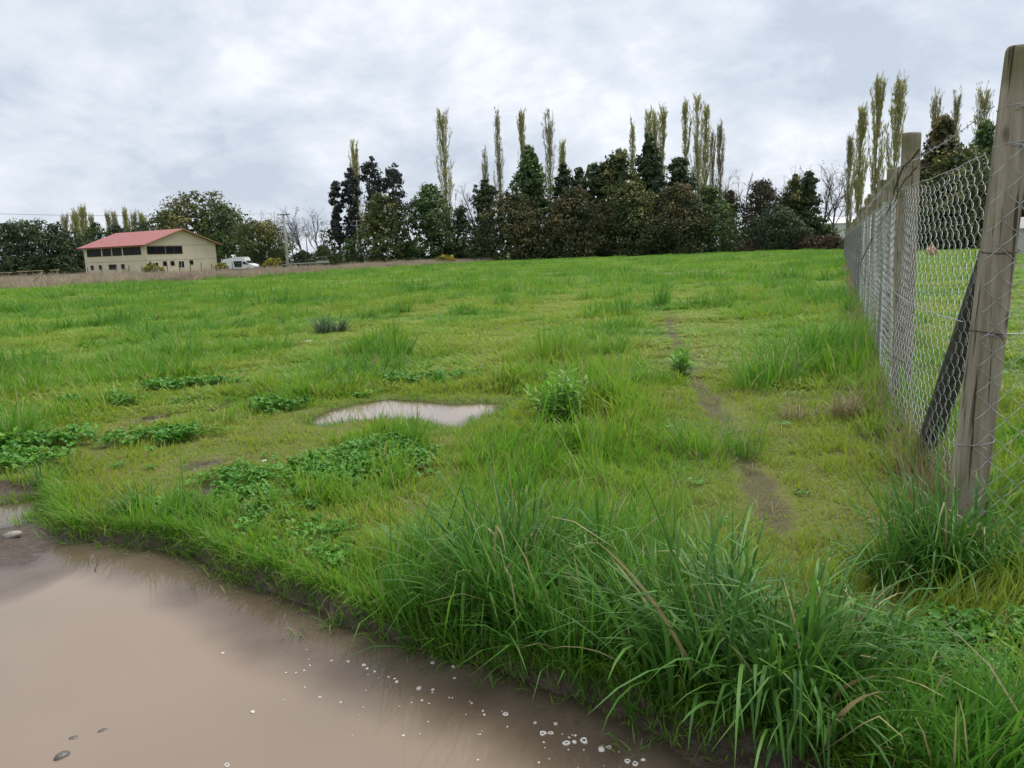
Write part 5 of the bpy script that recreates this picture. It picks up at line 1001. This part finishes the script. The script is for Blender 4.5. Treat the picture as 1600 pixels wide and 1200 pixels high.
# ------------------------------------------------------------------ poles and power lines
def pole(px, top, Y, arm, mat, label, r=.14, group=None, double=False):
    b, h = place(px, top, Y); t = thing('utility_pole', b, label, 'pole', group); B = MB(); B.tube([(0, 0, -.3), (0, 0, h * .5), (0, 0, h)], [r * 1.35, r * 1.1, r * .7], 8); obj('pole', B.mesh('pole'), mat, t)
    for k, z in enumerate((h - .15, h - 1.0) if double else (h - .15,)):
        B = MB(); B.box((0, -.12, z), (arm, .1, .12)); a = obj('crossarm', B.mesh('crossarm', False), M_wood_dark if not double else M_conc, t)
        for x in np.linspace(-arm / 2 + .1, arm / 2 - .1, 4): B = MB(); B.tube([(x, -.12, z + .06), (x, -.12, z + .14), (x, -.12, z + .22)], [.03, .05, .025], 6); obj('insulator', B.mesh('insulator'), plain('insulator', (.2, .2, .2), .4, .1), a)
    return b, h
pb, ph = pole(443, 334, 118, 1.9, M_conc, 'tall concrete utility pole with a dark crossarm behind the dry weeds', .17)
pole(540, 349, 150, 1.2, M_conc, 'left pole of the two short grey poles by the gum trees', .11, 'grey poles by the gum trees'); pole(557, 344, 146, 1.6, M_conc, 'right double armed pole of the two by the gum trees', .11, 'grey poles by the gum trees', True); pole(478, 366, 175, 2.0, M_wood_dark, 'thin far dark pole among the leafless trees', .1)
def power_line():
    B = MB(); a = np.array([pb[0], pb[1], ph]); e = at_depth(-260, 322, 128); m2 = at_depth(540, 349, 150)
    for dx in (-.8, -.3, .3, .8):
        for P0, P1_ in ((a, e), (a, m2)):
            f = np.linspace(0, 1, 14)[:, None]; P = P0 + (P1_ - P0) * f + [dx, 0, .1] - np.array([0, 0, 1.0]) * (4 * f * (1 - f)) * .9; B.tube(P - a, .007, 3, cap=False)
    o = obj('power_line', B.mesh('power_line'), plain('cable', (.08, .08, .08), .6, .1), None, 'thin overhead cables running left from the concrete pole above the roof', 'power line'); o.location = a
power_line()

# ------------------------------------------------------------------ farm wire fence before the building
def farm_fence():
    xs = [(138, 428), (160, 428), (182, 428), (203, 428), (223, 427), (243, 426), (262, 425), (281, 424), (298, 423), (315, 422), (331, 420), (363, 418), (405, 414), (428, 412), (456, 410)]
    pts = [at_depth(x, y, np.interp(x, [138, 240, 460], [98, 96, 112])) * [1, 1, 0] for x, y in xs]; t = thing('wire_fence', pts[0], 'thin wire fence with slim stakes in front of the beige building', 'fence'); o = np.array(pts[0]); r = random.Random(3)
    for p in pts: B = MB(); B.tube([p - o + [0, 0, -.2], p - o + [r.uniform(-.04, .04), 0, 1.35 + r.uniform(-.1, .2)]], .05, 6); obj('stake', B.mesh('stake'), M_wood_dark, t)
    for z in (.5, .85, 1.2): B = MB(); B.tube([p - o + [0, 0, z] for p in pts], .006, 3, cap=False); obj('wire', B.mesh('wire'), M_wire_far, t)
    c = pts[5] - o
    for s in (-1, 1): B = MB(); B.tube([c + [0, 0, 1.1], c + [s * 1.1, .05, 0]], .05, 6); obj('stay', B.mesh('stay'), M_wood, t)
farm_fence()
# pale wooden stands among the weeds
for k, (px, py, w, mat, lab) in enumerate(((9, 426, 1.0, M_wood_pale, 'leftmost pale wooden stand in the weeds'), (35, 424, 1.0, M_wood_pale, 'second wooden stand from the left in the weeds'), (57, 423, 1.15, M_wood_pale, 'yellowish wooden stand next to the leaning pole'), (85, 422, .8, M_wood_pale, 'rightmost pale wooden stand in the weeds'))):
    p = at_depth(px, py, 84); t = thing('wooden_stand', (p[0], p[1], 0), lab, 'wooden stand', 'wooden stands in the weeds'); h = p[2]
    B = MB(); B.box((0, 0, h), (w, .5, .09)); obj('top', B.mesh('top', False), mat, t)
    for s in (-1, 1): B = MB(); B.tube([(s * w * .42, 0, h - .04), (s * .12, 0, h * .45), (s * .1, 0, -.1)], .05, 6); obj('leg', B.mesh('leg'), mat, t)
    B = MB(); B.box((0, .02, h * .72), (w * .5, .05, .07)); obj('rail', B.mesh('rail', False), mat, t)
B = MB(); a = at_depth(51, 441, 62); b = at_depth(66, 426, 62); B.tube([(a - a), (b - a)], .045, 6); o = obj('leaning_pole', B.mesh('leaning_pole'), M_wood_pale, None, 'pale pole leaning in the weeds beside the wooden stands', 'pole'); o.location = a
def trailer():
    c = at_depth(484, 411, 118); t = thing('flatbed_trailer', (c[0], c[1], 0), 'low pale flatbed trailer standing in the weeds right of the concrete pole', 'trailer', rz=.1); h = c[2]
    B = MB(); B.box((0, 0, h), (5.6, 2.0, .12)); obj('deck', B.mesh('deck', False), M_conc, t); B = MB(); B.box((2.0, -.9, h + .2), (1.8, .06, .2)); obj('side_board', B.mesh('side_board', False), M_conc, t); B = MB(); B.tube([(-2.8, 0, h), (-4.2, 0, h - .15)], .06, 6); obj('drawbar', B.mesh('drawbar'), M_conc, t)
    for x in (-.6, .6):
        for y in (-.9, .9): B = MB(); B.tube([(x, y - .1, h - .35), (x, y + .1, h - .35)], .32, 14); obj('wheel', B.mesh('wheel'), plain('trailer_tyre', (.03, .03, .03), .9, .2), t)
trailer()
# beyond the fence on the right
def shed(name, px, top, Y, w, d, label, wallc, roofm, rise=.9, rz=0.0, eave=None):
    p, h = place(px, top, Y); eh = h - rise; t = thing(name, p, label, 'shed', rz=rz); B = MB(); B.add(np.array([[-w / 2, -d / 2, -.3], [w / 2, -d / 2, -.3], [w / 2, d / 2, -.3], [-w / 2, d / 2, -.3], [-w / 2, -d / 2, eh], [w / 2, -d / 2, eh], [w / 2, d / 2, eh], [-w / 2, d / 2, eh], [-w / 2, 0, h - .05], [w / 2, 0, h - .05]]), [[0, 1, 5, 4], [2, 3, 7, 6], [1, 2, 6, 5], [3, 0, 4, 7]], [[5, 6, 9], [7, 4, 8]]); obj('wall', B.mesh('wall', False), wallc, t)
    B = MB(); o_ = .3
    for s in (-1, 1): y0 = s * (d / 2 + o_); z0 = eh - rise * o_ / (d / 2); B.add(np.array([[-w / 2 - o_, y0, z0], [w / 2 + o_, y0, z0], [w / 2 + o_, 0, h], [-w / 2 - o_, 0, h], [-w / 2 - o_, y0, z0 + .08], [w / 2 + o_, y0, z0 + .08], [w / 2 + o_, 0, h + .08], [-w / 2 - o_, 0, h + .08]]), [[0, 1, 2, 3], [4, 7, 6, 5], [0, 4, 5, 1], [0, 3, 7, 4], [1, 5, 6, 2]])
    obj('roof', B.mesh('roof', False), roofm, t); B = MB(); B.box((-w * .2, -d / 2 - .02, 1.0), (.9, .06, 2.0)); dr = obj('door', B.mesh('door', False), plain('shed_door', (.2, .18, .15), .7, .2), t); B = MB(); B.box((-w * .2 + .35, -d / 2 - .07, 1.0), (.04, .05, .12)); obj('handle', B.mesh('handle', False), M_wire, dr)
shed('storage_shed', 1297, 340, 160, 9, 6, 'long shed with a white roof behind the shrubs near the fence end', M_white, M_white, 1.2)
shed('garden_shed', 1622, 340, 58, 5.0, 4, 'pale grey shed at the right edge beside the corner post', plain('grey_boards', (.5, .5, .48), .8, .1), M_conc, .7)
def lump():  # unidentified peach coloured object, its rounded shape is a guess
    p = gnd(1456, 392); p = at_depth(1456, 389, 62); p[2] = 0; bm = bmesh.new(); bmesh.ops.create_icosphere(bm, subdivisions=3, radius=1)
    for v in bm.verts:
        q = v.co; f = 1 + .14 * math.sin(5 * q.x + 3 * q.z) + .1 * math.sin(7 * q.y - 2 * q.z); k = 1 - .55 * max(0, q.z); v.co = Vector((q.x * f * k * .42, q.y * f * k * .3, (q.z + .8) * .52 * f))
    me = bpy.data.meshes.new('lump'); bm.to_mesh(me); bm.free(); o = obj('peach_lump', me, plain('peach_lump_skin', (.55, .34, .22), .8, .2, 5), None, 'small peach coloured sack standing on the grass behind the fence', 'lump'); o.location = p
lump()
